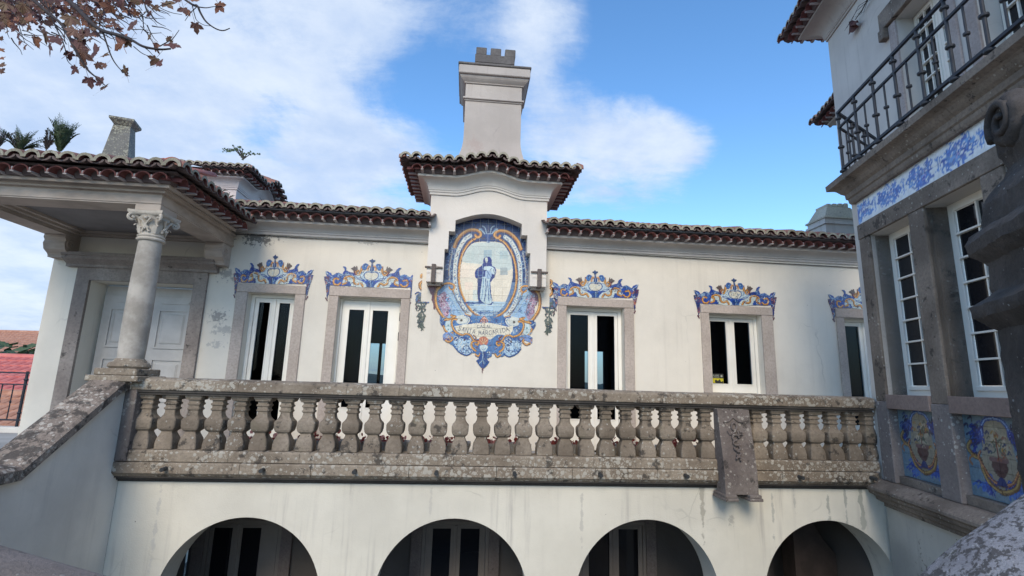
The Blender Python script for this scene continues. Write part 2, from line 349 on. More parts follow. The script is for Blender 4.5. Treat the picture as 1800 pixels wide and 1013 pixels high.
# ------------------------------------------------------------------ roof eaves
def tile_mesh(name, r, L, slope, th, mats, n=9, taper=.9):
    m = MB(); R = []
    for k, (yy, q) in enumerate(((0, 1.), (L, taper))):
        zz = yy*math.tan(slope)
        outer = [(r*q*math.cos(a), yy, zz+r*q*1.0*math.sin(a)) for a in [math.pi*j/(n-1) for j in range(n)]]
        inner = [((r-th)*q*math.cos(a), yy, zz+(r-th)*q*math.sin(a)) for a in [math.pi*j/(n-1) for j in range(n)]]
        R.append((outer, inner))
    (o0, i0), (o1, i1) = R; k = len(o0)
    vs = o0+o1+i0+i1
    f = []; mi = []
    for j in range(k-1):
        f.append((j, j+1, k+j+1, k+j)); mi.append(0); f.append((2*k+j+1, 2*k+j, 3*k+j, 3*k+j+1)); mi.append(2)
        f.append((j+1, j, 2*k+j, 2*k+j+1)); mi.append(1)
    f += [(0, k, 3*k, 2*k), (k-1, 3*k-1, 4*k-1, 2*k-1)]; mi += [0, 0]
    m.add(vs, f); m.mi = mi
    me = m.mesh(name, mats); me.polygons.foreach_set('use_smooth', [True]*len(me.polygons))
    return smooth_by_angle(me, 50)
T_UPS = [(q, tile_mesh('roof_tile', .098, q, rad(17), .034, [M_TILE, M_TILEEND, M_TILELO], taper=1-.1*q/.46)) for q in (.46, .36, .26, .17, .10)]
M_FIN = noisy_mat('eave_mortar_fin', (.36, .32, .31), (.46, .41, .39), 6, .9, .2)
T_LO = tile_mesh('eave_tile', .088, .24, rad(6), .014, [M_TILELO, M_TILELO, M_TILELO], taper=1)
def eave(root, A, B, zc, out=(0, -1), ext=(0, 0), corn=(.22, .20), zf=None, cornice=True, pitch=.186, cmat=None, n=None, tilt=True, field=1.2):
    """eave along A->B (local x,y) with cornice foot zc; rows of barrel tiles hang out over it"""
    A = Vector((*A, 0)); B = Vector((*B, 0)); e = (B-A); L = e.length; e.normalize(); o = Vector((*out, 0)).normalized()
    ang = math.atan2(-o.x, o.y)  # rotates local +y (inward) onto -o
    rz = math.atan2(o.x, -o.y)
    zf = zf or (lambda s: 0.)
    cp, ch = corn
    ns = max(2, n or 2); ss = [L*i/(ns-1) for i in range(ns)]
    def P(s, off, z, mit=True):
        q = s
        if mit:
            t = s/L; q = s + (-ext[0]*off if t == 0 else 0) + (ext[1]*off if t == 1 else 0)
        return tuple(A+e*q+o*off+Vector((0, 0, zc+zf(s)+z)))
    if cornice:
        prof = [(-.05, 0), (.025, 0), (.025, .04), (.04, .045), (.04, .07)]
        for i in range(7):
            a = math.pi/2*i/6; prof.append((.05+(cp-.07)*(1-math.cos(a)), .08+(ch-.12)*math.sin(a)))
        prof += [(cp, ch-.04), (cp, ch), (-.05, ch)]
        m = MB(); m.loft([[P(s, a, b) for a, b in prof] for s in ss]); ob = m.build('cornice', cmat or M_CORN, root); smooth_by_angle(ob.data, 30)
    z1 = ch; 
    # mortar beds between the rows
    m = MB(); m.loft([[P(s, a, b) for a, b in ((-.1, z1+.001), (cp+.035, z1+.001), (cp+.055, z1+.045), (cp+.075, z1+.088), (cp+.13, z1+.10), (cp+.13, z1+.125), (-.1, z1+.15))] for s in ss])
    # the channel troughs between the lower and the upper tiles
    tot0 = -ext[0]*(cp+.28)*.97; tot1 = L+ext[1]*(cp+.28)*.97; N = max(1, round((tot1-tot0)/pitch)); p = (tot1-tot0)/N
    def trough(sc, o0, o1, z, r, th, sl):
        R = []
        for off in (o0, o1):
            zz = z+(o0-off)*math.tan(sl)
            pts = [(r*math.cos(a), -r*.62*math.sin(a)) for a in [math.pi*j/6 for j in range(7)]]
            pts += [((r-th)*math.cos(a), -(r-th)*.62*math.sin(a)) for a in [math.pi*(6-j)/6 for j in range(7)]]
            s0 = min(max(sc, 0), L)
            R.append([tuple(A+e*(sc+u)+o*off+Vector((0, 0, zc+zf(s0)+zz+v))) for u, v in pts])
        m.loft(R)
    for i in range(N+1):
        sc = tot0+p*i
        dm = min(sc-tot0 if ext[0] else 9, tot1-sc if ext[1] else 9)
        if dm > .06: trough(sc, cp+.262, cp+.262-min(.31, dm), z1+.168, p*.5, .03, rad(17))
    m.build('mortar_bed', M_BED, root, kind='stuff')
    m = MB()
    for i in range(N+1):     # pale mortar fins between the lower tiles
        sc = tot0+p*i; s0 = min(max(sc, 0), L)
        if not (-ext[0]*cp-.02 <= sc <= L+ext[1]*cp+.02): continue
        m.loft([[tuple(A+e*(sc+u)+o*off+Vector((0, 0, zc+zf(s0)+z1+v))) for u, v in ((-.022, -.002), (.022, -.002), (.009, .055), (-.009, .055))] for off in (cp+.163, cp-.02)])
    m.build('mortar_fins', M_FIN, root, kind='stuff')
    for i in range(N):
        sc = tot0+p*(i+.5); s0 = min(max(sc, 0), L)
        if min(sc-tot0 if ext[0] else 9, tot1-sc if ext[1] else 9) < .08 and abs(out[0]) > .5: continue
        jit = random.uniform(-.012, .012)
        q = A+e*sc+o*(cp+.29+jit)
        dm = min(sc-tot0 if ext[0] else 9, tot1-sc if ext[1] else 9)
        ob = link('roof_tile', next((m_ for q_, m_ in T_UPS if q_ <= dm+.02), T_UPS[-1][1]), root, (q.x, q.y, zc+zf(s0)+z1+.132+random.uniform(-.008, .008)), rz+random.uniform(-.05, .05))
        ob.scale = (p/.186*random.uniform(.96, 1.04), 1, random.uniform(.90, 1.06))
        if -ext[0]*(cp+.11) <= sc <= L+ext[1]*(cp+.11):
            q = A+e*sc+o*(cp+.17)
            ob = link('eave_tile', T_LO, root, (q.x, q.y, zc+zf(s0)+z1+.012), rz); ob.scale = (p/.186, 1, .92)
    if field:   # the tiled slope behind the eave edge, joined
        m = MB(); o0, o1 = cp+.05, cp+.05-field
        for i in range(N):
            sc = tot0+p*(i+.5); s0 = min(max(sc, 0), L); R = []
            mn = max(sc-tot0, 0); mx = max(tot1-sc, 0)
            reach = min(field, (mn-.22) if ext[0] > 0 else 9, (mx-.22) if ext[1] > 0 else 9, max(.3, field))
            if reach < .12: continue
            for off in (o0, o0-reach):
                zz = z1+.22+(o0-off)*math.tan(rad(17)); R.append([tuple(A+e*(sc+u)+o*off+Vector((0, 0, zc+zf(s0)+zz+v))) for u, v in [(p*.5*math.cos(a), .075*math.sin(a)) for a in [math.pi*j/6 for j in range(7)]]+[(-p*.5, -.04), (p*.5, -.04)]])
            m.loft(R)
        m.build('tiled_slope', M_TILE, root, kind='stuff')

# ------------------------------------------------------------------ SETTING
m = MB(); m.add([(-1500, -1500, -4.35), (1500, -1500, -4.35), (1500, 1500, -4.35), (-1500, 1500, -4.35)], [(0, 1, 2, 3)])
struct(m.build('ground', M_GROUND))
hp = MB(); hr = random.Random(5); pts = [(-900+i*60, 700+hr.uniform(-40, 40), -8+22*abs(math.sin(i*.7))+hr.uniform(0, 10)) for i in range(31)]
hp.loft([[(x, y-160, -5) for x, y, z in pts], [(x, y-60, z*.6) for x, y, z in pts], [(x, y, z) for x, y, z in pts], [(x, y+200, -5) for x, y, z in pts]], closed=False)
struct(hp.build('hills', noisy_mat('wooded_hills', (.05, .07, .05), (.08, .10, .08), .03, .95, 0), smooth=True))
m = MB(); m.box(-3.959, 8.3, 6.64, 8.28, -1.35, -1.05)
struct(m.build('terrace_floor', M_PAVE))
m = MB(); m.box(-14, -6.58, 6.3, 9.75, -1.6, -1.051); m.box(-6.58, -3.96, 6.34, 8.28, -1.35, -1.051)
struct(m.build('terrace_floor', M_PAVE))

# ------------------------------------------------------------------ MAIN HOUSE (root at the facade plane; local y runs into the house)
FY = 8.3
house = thing('main_house', 'cream house with tiled eaves behind the stone balustrade, tall chimney on its middle bay', 'house', (0, FY, 0))
DOORS = [  # outer x0,x1 of the surround, top, opening x0,x1, opening top, sill height (None = runs to the floor)
    (-3.735, -2.66, 1.475, -3.56, -2.82, 1.335, None), (-2.285, -.975, 1.49, -2.13, -1.12, 1.335, None), (1.51, 2.83, 1.48, 1.66, 2.66, 1.335, None),
    (4.03, 5.345, 1.455, 4.18, 5.135, 1.31, -.05), (6.54, 7.86, 1.49, 6.69, 7.69, 1.33, None)]
PD = (-5.96, -4.40, 1.42)   # portico door opening
holes = [(d[3], d[4], (d[6] if d[6] is not None else -1.05), d[5]) for d in DOORS]+[(PD[0], PD[1], -1.05, PD[2])]
wall_panel(-6.57, 8.6, -1.05, 2.75, holes, .4).build('wall', M_WALL, house)
for xa, xb in ((-6.57, -6.3), (8.3, 8.6)): MB().box(xa, xb, .41, 5, -4.3, 2.75).build('side_wall', M_WALL, house)

def surround(d, root, fr_y=.11):
    x0, x1, zt, a, b, c, sill = d; zb = sill if sill is not None else -1.05
    zb2 = zb-.10 if sill is not None else zb
    g = MB().box(x0, a-.001, -.03, .13, zb2, c-.002, bev=.006); g.build('jamb_stone', M_JAMB, root)
    g = MB().box(b+.001, x1, -.03, .13, zb2, c-.002, bev=.006); g.build('jamb_stone', M_JAMB, root)
    g = MB().box(x0, x1, -.034, .13, c+.001, zt, bev=.006); g.build('lintel_stone', M_JAMB, root)
    if sill is not None: MB().box(a, b, -.05, .13, zb-.11, zb-.003, bev=.006).build('sill_stone', M_JAMB, root)

def casement(root, a, b, zb, zt, leaves, y=.15, frame=.05, gl=None, mat=None, name='window', label=None, mull=None, pane=None, lowrail=.1):
    """outer frame a..b; leaves: list of (glass x0, glass x1, glass z0, glass z1)"""
    mat = mat or M_FRAME
    w = MB(); w.box(a+.001, a+frame, y, y+.08, zb, zt-frame); w.box(b-frame, b-.001, y, y+.08, zb, zt-frame); w.box(a+.001, b-.001, y, y+.08, zt-frame, zt-.001)
    wo = w.build(name, mat, root, label=label)
    mid = (a+b)/2 if mull is None else mull; xs = [a+frame+.004, mid, b-frame-.004]
    for i, (g0, g1, z0, z1) in enumerate(leaves):
        l, r = xs[i]+(.003 if i else 0), xs[i+1]-(0 if i else .003); yb = y+.012
        q = MB(); q.box(l, g0, yb, yb+.05, zb+.004, zt-frame-.006, bev=.004); q.box(g1, r, yb, yb+.05, zb+.004, zt-frame-.006, bev=.004)
        q.box(g0-.002, g1+.002, yb+.002, yb+.048, z1, zt-frame-.007); q.box(g0-.002, g1+.002, yb+.002, yb+.048, zb+.005, z0)
        # bead round the glass
        for (p0, p1, p2, p3) in ((g0-.012, g0+.006, z0, z1), (g1-.006, g1+.012, z0, z1), (g0+.006, g1-.006, z1-.006, z1+.012), (g0+.006, g1-.006, z0-.012, z0+.006)): q.box(p0, p1, yb-.007, yb+.004, p2, p3)
        q.build('leaf_frame', mat, wo)
        MB().box(g0, g1, yb+.022, yb+.028, z0, z1).build('pane', pane or M_GLASS, wo)
    if len(leaves) == 2: MB().box(mid-.022, mid+.022, y-.002, y+.02, zb+.006, zt-frame-.01, bev=.006).build('meeting_bar', mat, wo)
    return wo
for i, d in enumerate(DOORS):
    s = MB(); surround(d, house)
casement(house, -3.56, -2.82, -1.05, 1.335, [(-3.44, -3.255, -.75, 1.21), (-3.115, -2.935, -.75, 1.21)], frame=.055, name='french_window', label='narrow white French window with two dark strips of glass, left of the others', mull=-3.185)
w2 = casement(house, -2.13, -1.12, -1.05, 1.335, [(-1.985, -1.73, -.45, 1.15), (-1.60, -1.335, -.45, 1.15)], frame=.03, name='french_window', label='wide-railed white French door with hinges showing on its right edge', mull=-1.665)
for z in (1.05, .72, -.1): MB().box(-1.150, -1.125, .125, .155, z-.07, z+.07, bev=.005).build('hinge', M_IRONGREY, w2)
casement(house, 1.66, 2.66, -1.05, 1.335, [(1.755, 2.08, -.55, 1.215), (2.225, 2.545, -.55, 1.215)], frame=.06, name='french_window', label='white French window with a pale blue window seen through its glass')
w4 = casement(house, 4.18, 5.135, -.05, 1.31, [(4.27, 4.57, .10, 1.20), (4.715, 5.01, .10, 1.20)], frame=.05, name='window', label='white window with a sill and a yellow and black sticker in its left pane')
casement(house, 6.69, 7.69, -1.05, 1.33, [(6.80, 7.10, -.55, 1.21), (7.27, 7.56, -.55, 1.21)], frame=.05, name='french_window', label='white French window half hidden behind the right-hand house')
# alarm sticker in the left pane of the sill window
st = MB(); st.box(0, .20, -.003, 0, 0, .17); 
stick = tag(st.build('alarm_sticker', principled('sticker_black', (.03, .03, .028), .4)[0]), 'small yellow and black alarm sticker inside the window pane with a sill', 'sticker')
stick.location = (4.275, FY+.158, .105)
M_YEL = principled('sticker_yellow', (.55, .48, .03), .4)[0]; M_PALEINK = principled('sticker_pale_print', (.42, .45, .38), .4)[0]
m = MB(); m.box(.004, .196, -.005, -.0035, .004, .09); m.build('yellow_field', M_YEL, stick)
m = MB()
m.prism([(.004, .012), (.05, .012), (.035, .045), (.06, .07), (.09, .045), (.13, .075), (.15, .03), (.19, .05), (.19, .006), (.004, .006)], 'y', -.0085, -.0055); m.build('house_print', stick.data.materials[0], stick)
GL = {'A': [[(0, 0), (.5, 1), (1, 0)], [(.2, .4), (.8, .4)]], 'L': [[(0, 1), (0, 0), (.9, 0)]], 'R': [[(0, 0), (0, 1), (.7, 1), (.9, .75), (.7, .5), (0, .5)], [(.4, .5), (1, 0)]], 'M': [[(0, 0), (.1, 1), (.5, .3), (.9, 1), (1, 0)]],
      'E': [[(.9, 1), (0, 1), (0, 0), (.9, 0)], [(0, .5), (.7, .5)]], 'I': [[(.5, 0), (.5, 1)]], 'G': [[(1, .85), (.7, 1), (.3, 1), (0, .7), (0, .3), (.3, 0), (.7, 0), (1, .2), (1, .45), (.6, .45)]],
      'D': [[(0, 0), (0, 1), (.6, 1), (1, .7), (1, .3), (.6, 0), (0, 0)]], 'O': [[(.3, 0), (0, .3), (0, .7), (.3, 1), (.7, 1), (1, .7), (1, .3), (.7, 0), (.3, 0)]], 'C': [[(1, .85), (.7, 1), (.3, 1), (0, .7), (0, .3), (.3, 0), (.7, 0), (1, .2)]],
      'S': [[(.95, .85), (.7, 1), (.25, 1), (.05, .78), (.25, .55), (.75, .45), (.95, .22), (.7, 0), (.25, 0), (.02, .18)]], 'N': [[(0, 0), (0, 1), (1, 0), (1, 1)]], 'T': [[(0, 1), (1, 1)], [(.5, 1), (.5, 0)]]}
def words(txt, x, z, w, h, gap, y, th):
    q = MB()
    for ch in txt:
        for pl in GL.get(ch, []):
            for (a, b), (c, d) in zip(pl[:-1], pl[1:]):
                p, r = Vector((x+a*w, 0, z+b*h)), Vector((x+c*w, 0, z+d*h)); t = (r-p); 
                if t.length < 1e-6: continue
                t.normalize(); nn = Vector((-t.z, 0, t.x))*th/2; p -= t*th/2; r += t*th/2
                q.add([(v.x, y, v.z) for v in (p-nn, r-nn, r+nn, p+nn)], [(0, 1, 2, 3)])
        x += w+gap
    return q
words('ALARME', .012, .130, .013, .022, .006, -.0042, .004).build('sticker_lettering', M_PALEINK, stick)
words('LIGADO', .012, .100, .013, .022, .006, -.0042, .004).build('sticker_lettering', M_PALEINK, stick)
m = MB(); m.lathe([(.018, 0), (.018, .001)], n=12); ob = m.build('sticker_emblem', M_PALEINK, stick); ob.rotation_euler = (rad(90), 0, 0); ob.location = (.165, -.004, .13)

# rooms behind the glass: dark boxes, the middle ones with a far window opening on the sky
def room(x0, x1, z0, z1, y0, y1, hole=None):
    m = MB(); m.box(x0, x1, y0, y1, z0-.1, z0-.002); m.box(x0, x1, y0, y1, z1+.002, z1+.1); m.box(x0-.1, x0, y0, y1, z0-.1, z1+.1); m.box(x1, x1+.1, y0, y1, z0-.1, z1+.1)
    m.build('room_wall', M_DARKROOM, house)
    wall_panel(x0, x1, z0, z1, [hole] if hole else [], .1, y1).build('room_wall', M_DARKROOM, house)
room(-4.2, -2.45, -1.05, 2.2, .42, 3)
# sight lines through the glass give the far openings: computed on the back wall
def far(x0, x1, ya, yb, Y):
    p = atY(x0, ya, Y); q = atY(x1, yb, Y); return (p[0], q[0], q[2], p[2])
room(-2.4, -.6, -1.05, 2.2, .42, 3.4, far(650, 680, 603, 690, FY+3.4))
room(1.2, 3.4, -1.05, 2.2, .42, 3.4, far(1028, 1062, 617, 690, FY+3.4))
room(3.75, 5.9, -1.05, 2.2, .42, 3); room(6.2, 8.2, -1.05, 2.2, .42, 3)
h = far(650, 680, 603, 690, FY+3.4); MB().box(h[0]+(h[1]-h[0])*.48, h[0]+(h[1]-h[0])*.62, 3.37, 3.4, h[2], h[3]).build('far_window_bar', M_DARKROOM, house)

# portico door: stone surround with a moulded head, two panelled leaves
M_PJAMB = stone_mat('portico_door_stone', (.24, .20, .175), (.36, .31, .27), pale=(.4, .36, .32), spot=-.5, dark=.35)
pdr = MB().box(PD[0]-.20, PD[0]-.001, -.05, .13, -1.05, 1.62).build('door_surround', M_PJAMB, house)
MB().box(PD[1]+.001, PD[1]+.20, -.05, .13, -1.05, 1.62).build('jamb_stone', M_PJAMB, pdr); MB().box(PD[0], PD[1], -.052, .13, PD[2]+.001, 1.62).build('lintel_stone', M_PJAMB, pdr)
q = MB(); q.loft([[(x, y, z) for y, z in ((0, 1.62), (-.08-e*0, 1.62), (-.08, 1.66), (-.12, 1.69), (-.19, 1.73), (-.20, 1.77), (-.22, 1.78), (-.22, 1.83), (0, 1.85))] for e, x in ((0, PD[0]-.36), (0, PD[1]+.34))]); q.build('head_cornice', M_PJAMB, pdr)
q = MB().box(PD[0]+.02, PD[1]-.02, .345, .40, -1.05, PD[2]-.02).build('panelled_door', M_GREYDOOR, house)
for x0, x1 in ((PD[0]+.04, (PD[0]+PD[1])/2-.004), ((PD[0]+PD[1])/2+.004, PD[1]-.04)):
    lf = MB().box(x0, x1, .30, .342, -1.04, 1.24, bev=.004).build('door_leaf', M_GREYDOOR, q)
    for z0, z1 in ((.42, 1.02), (-.42, .22)):
        w = MB(); c0, c1 = x0+.14, x1-.14
        for k, (ins, yy) in enumerate(((0, .288), (.02, .278), (.05, .292), (.085, .282))):
            pass
        w.box(c0-.02, c0+.01, .278, .3, z0-.02, z1+.02); w.box(c1-.01, c1+.02, .278, .3, z0-.02, z1+.02); w.box(c0+.01, c1-.01, .278, .3, z1-.01, z1+.02); w.box(c0+.01, c1-.01, .278, .3, z0-.02, z0+.01)
        a, b = (c0+.05, c1-.05), (z0+.05, z1-.05)
        w.loft([[(a[0], .3, b[0]), (a[1], .3, b[0]), (a[1], .3, b[1]), (a[0], .3, b[1])], [(a[0]+.03, .284, b[0]+.03), (a[1]-.03, .284, b[0]+.03), (a[1]-.03, .284, b[1]-.03), (a[0]+.03, .284, b[1]-.03)]])
        w.build('door_panel', M_GREYDOOR, q)
    MB().box(x0+.16, x1-.16, .285, .3, 1.13, 1.17).build('rail_bead', M_GREYDOOR, q)
kn = MB(); kn.lathe([(.012, 0), (.012, .05), (.03, .06), (.036, .085), (.03, .11), (.012, .12)], n=12); o = kn.build('door_knob', M_BLACK, q, smooth=True); o.rotation_euler = (rad(90), 0, 0); o.location = (atY(256, 635, FY+.3)[0], .30, atY(256, 635, FY+.3)[2])

# main eaves left and right of the bay
eave(house, (-3.92, 0), (-.70, 0), 2.315, ext=(0, 0), field=2.2)
eave(house, (1.255, 0), (8.6, 0), 2.315, ext=(0, 0), field=2.2)
# thin cable clipped below the cornice
q = MB(); 
q.tube([(x, -.02, 2.305-.012*math.sin((x-1.26)/7.3*math.pi)-.006*(x-1.26)) for x in np.linspace(1.262, 8.5, 24)], .007, 5)
q.tube([(x, -.02, 2.29+.004*math.sin(x*3)) for x in np.linspace(-3.9, -.715, 14)], .007, 5)
tag(q.build('cable', M_BLACK), 'thin dark cable running along the cream wall just under the cornice', 'cable').location = (0, FY, 0)

# the projecting bay that carries the chimney
BY = -.25; BX0, BX1 = -.712, 1.262; BC = (BX0+BX1)/2; ZB = 1.60
def W2(pts, Y): return [(float(atY(x, y, Y)[0]), float(atY(x, y, Y)[2])) for x, y in pts]
hw = .615
rec = [(-.655+.0, ZB), (-.655, 2.16), (-.60, 2.16), (-.60, 2.50), (-.515, 2.50), (-.515, 2.665)]
xr = [x+0 for x, z in rec]
arch = [(BC-.56+1.12*t, 2.665+.145*math.sin(math.pi*t)) for t in np.linspace(0, 1, 15)]
half = [(-.715, ZB), (-.715, 2.16), (-.66, 2.16), (-.66, 2.47), (-.56, 2.47)]
inner = [(BC+x, z) for x, z in half]+arch+[(BC-x, z) for x, z in half[::-1]]
outer = [(BX0, ZB), (BX0, 3.16), (BX1, 3.16), (BX1, ZB)]
# front as vertical strips between the recess edge and the top
def bay_front():
    m = MB(); ztop = 3.3
    def quad(p, q, zt=ztop): m.add([(p[0], BY, p[1]), (q[0], BY, q[1]), (q[0], BY, zt), (p[0], BY, zt)], [(0, 1, 2, 3)])
    m.add([(BX0, BY, ZB), (inner[0][0], BY, ZB), (inner[0][0], BY, ztop), (BX0, BY, ztop)], [(0, 1, 2, 3)])
    m.add([(inner[-1][0], BY, ZB), (BX1, BY, ZB), (BX1, BY, ztop), (inner[-1][0], BY, ztop)], [(0, 1, 2, 3)])
    for p, q in zip(inner[:-1], inner[1:]):
        if abs(p[0]-q[0]) > 1e-6: quad(p, q)
        m.add([(p[0], BY, p[1]), (q[0], BY, q[1]), (q[0], -.02, q[1]), (p[0], -.02, p[1])], [(0, 1, 2, 3)])
    for x in (BX0, BX1): m.add([(x, BY, ZB), (x, BY, ztop), (x, .9, ztop), (x, .9, 2.2), (x, 0, 2.2), (x, 0, ZB)], [(0, 1, 2, 3, 4, 5)])
    for a, b in ((BX0, inner[0][0]), (inner[-1][0], BX1)): m.add([(a, BY, ZB), (b, BY, ZB), (b, 0, ZB), (a, 0, ZB)], [(0, 1, 2, 3)])
    m.add([(BX0, .9, 2.2), (BX1, .9, 2.2), (BX1, .9, 3.3), (BX0, .9, 3.3)], [(0, 1, 2, 3)])
    return m
bay_front().build('chimney_bay', M_BAY, house)
# curved brackets under the bay
for x0, x1 in ((BX0+.002, inner[0][0]-.045), (inner[-1][0]+.045, BX1-.002)):
    prof = [(-.001, ZB+.30), (BY-.012, ZB+.30), (BY-.012, ZB+.285)]+[(BY+.02-.045*math.sin(a)*1.2+.16*(a/math.pi)**2, ZB+.28-.22*a/math.pi) for a in np.linspace(0, math.pi, 9)]+[(BY+.12, ZB+.05), (BY+.12, ZB+.02), (-.001, ZB+.02)]
    b = MB(); b.loft([[(x, y, z-.05) for y, z in prof] for x in (x0, x1)]); bo = b.build('bracket', M_BAY, house); smooth_by_angle(bo.data, 30)
    c = MB(); xm = (x0+x1)/2; c.box(xm-.035, xm+.035, BY-.045, BY+.11, ZB-.02, ZB+.29, bev=.006); c.box(x0-.03, x1+.03, BY-.035, BY+.02, ZB+.225, ZB+.25); c.build('bracket_keel', M_PIER, bo)
zf = lambda s: (lambda t: .13*(.5+.5*math.cos(math.pi*min(1, abs(t-(BX1-BX0)/2)/.62))))(s)
eave(house, (BX0, BY), (BX1, BY), 3.09, ext=(1, 1), corn=(.22, .28), zf=zf, n=33, pitch=.172, field=.6, cmat=M_BAY)
eave(house, (BX0, .9), (BX0, BY), 3.09, out=(-1, 0), ext=(0, 1), corn=(.22, .28), pitch=.172, field=.6, cmat=M_BAY)
eave(house, (BX1, BY), (BX1, .9), 3.09, out=(1, 0), ext=(1, 0), corn=(.22, .28), pitch=.172, field=.6, cmat=M_BAY)
# chimney stack
CX = .285
st = MB(); F2 = lambda hx, z, y0=.05, y1=.85: [(CX-hx, y0, z), (CX+hx, y0, z), (CX+hx, y1, z), (CX-hx, y1, z)]
R = [F2(.66, 3.55, .05-.145*.5, .85)]
for k in range(9):
    t = k/8; hx = .66-.145*math.sin(t*math.pi/2)**.8; R.append(F2(hx, 3.80+.55*t, .05-(hx-.515)*.5, .85))
R.append(F2(.515, 5.06))
st.loft(R); stack = st.build('chimney_stack', M_CHIM, house)
c = MB()
def slab(hx, z0, z1, dy, bev=.008): c.box(CX-hx, CX+hx, .05-dy, .85+dy, z0, z1, bev=bev)
slab(.535, 5.055, 5.08, .02); slab(.56, 5.082, 5.12, .045); slab(.52, 5.12, 5.40, .006); slab(.55, 5.40, 5.425, .03)
c.loft([F2(.56+.07*math.sin(t*math.pi/2), 5.425+.10*t, .02-.07*math.sin(t*math.pi/2), .88+.07*math.sin(t*math.pi/2)) for t in np.linspace(0, 1, 5)]); slab(.655, 5.53, 5.70, .14, .012)
c.build('chimney_cornice', M_CHIM, stack)
c = MB(); slab(.67, 5.702, 5.745, .155, .01)
c.loft([F2(.46-.09*math.sin(t*math.pi/2), 5.745+.22*t, .10+.09*math.sin(t*math.pi/2), .80-.05*t) for t in np.linspace(0, 1, 5)]); c.box(CX-.375, CX+.375, .18, .76, 5.96, 6.12)
for k in range(3):
    x = CX-.36+k*.275; c.box(x, x+.20, .185, .755, 6.118, 6.28, bev=.012)
c.build('chimney_crown', M_CHTOP, stack)
# chimney of the far end of the house, seen beside the right-hand house
fc = thing('stone_chimney', 'pale weathered chimney with notched top behind the far right end of the roof', 'chimney', (8.46, 10.5, .07))
fc.scale = (.84, .84, 1)
def fbox(m, hx0, hx1, z0, z1, d0=.35, d1=.35): m.loft([[(-hx0, -d0, z0), (hx0, -d0, z0), (hx0, d0, z0), (-hx0, d0, z0)], [(-hx1, -d1, z1), (hx1, -d1, z1), (hx1, d1, z1), (-hx1, d1, z1)]])
m = MB(); fbox(m, .52, .52, 2.4, 3.72); fbox(m, .56, .56, 3.721, 3.77, .4, .4); fbox(m, .53, .53, 3.771, 3.86); m.build('chimney_shaft', M_RW, fc)
m = MB(); fbox(m, .56, .56, 3.861, 3.90, .4, .4); fbox(m, .52, .34, 3.90, 4.18, .36, .24)
for k in range(4): m.box(-.33+k*.17, -.22+k*.17, -.24, .24, 4.18, 4.25+.012*k, bev=.01)
m.build('chimney_crown', stone_mat('sunlit_chimney_stone', (.50, .46, .36), (.62, .57, .45), spot=.2, dark=.1), fc)
# ------------------------------------------------------------------ PAINTED TILE PANELS (brushwork laid on real tiles as vertex paint)
def lin(c): c = np.array(c, float)/255; return np.where(c <= .04045, c/12.92, ((c+.055)/1.055)**2.4)
def alb(c):
    c = lin(c); c = (c*.92+c.mean()*.08)
    if c[2] > 1.7*c[1]: c[0] *= .62; c[1] *= .95
    if c[0] > 2.2*c[2]: c[2] *= .8
    return np.minimum(c**1.22*1.42, .85)
COBALT, BLUE, MID, PALE, GLAZE = (24, 46, 100), (34, 72, 130), (84, 122, 158), (144, 164, 176), (186, 188, 180)
OCH, OCHD, OCHL, PUR, CREAM, INK, GRN = (178, 125, 62), (80, 48, 36), (198, 156, 96), (104, 52, 70), (200, 192, 170), (44, 52, 88), (74, 84, 78)
def crom(pts, n=8):
    P = [np.array(p, float) for p in pts]
    if len(P) < 3: return np.array([P[0]+(P[-1]-P[0])*t for t in np.linspace(0, 1, n)])
    P = [2*P[0]-P[1]]+P+[2*P[-1]-P[-2]]; out = []
    for i in range(1, len(P)-2):
        for t in np.linspace(0, 1, n, endpoint=False):
            a, b, c, d = P[i-1:i+3]; out.append(.5*((2*b)+(c-a)*t+(2*a-5*b+4*c-d)*t*t+(3*b-a-3*c+d)*t**3))
    out.append(P[-2]); return np.array(out)
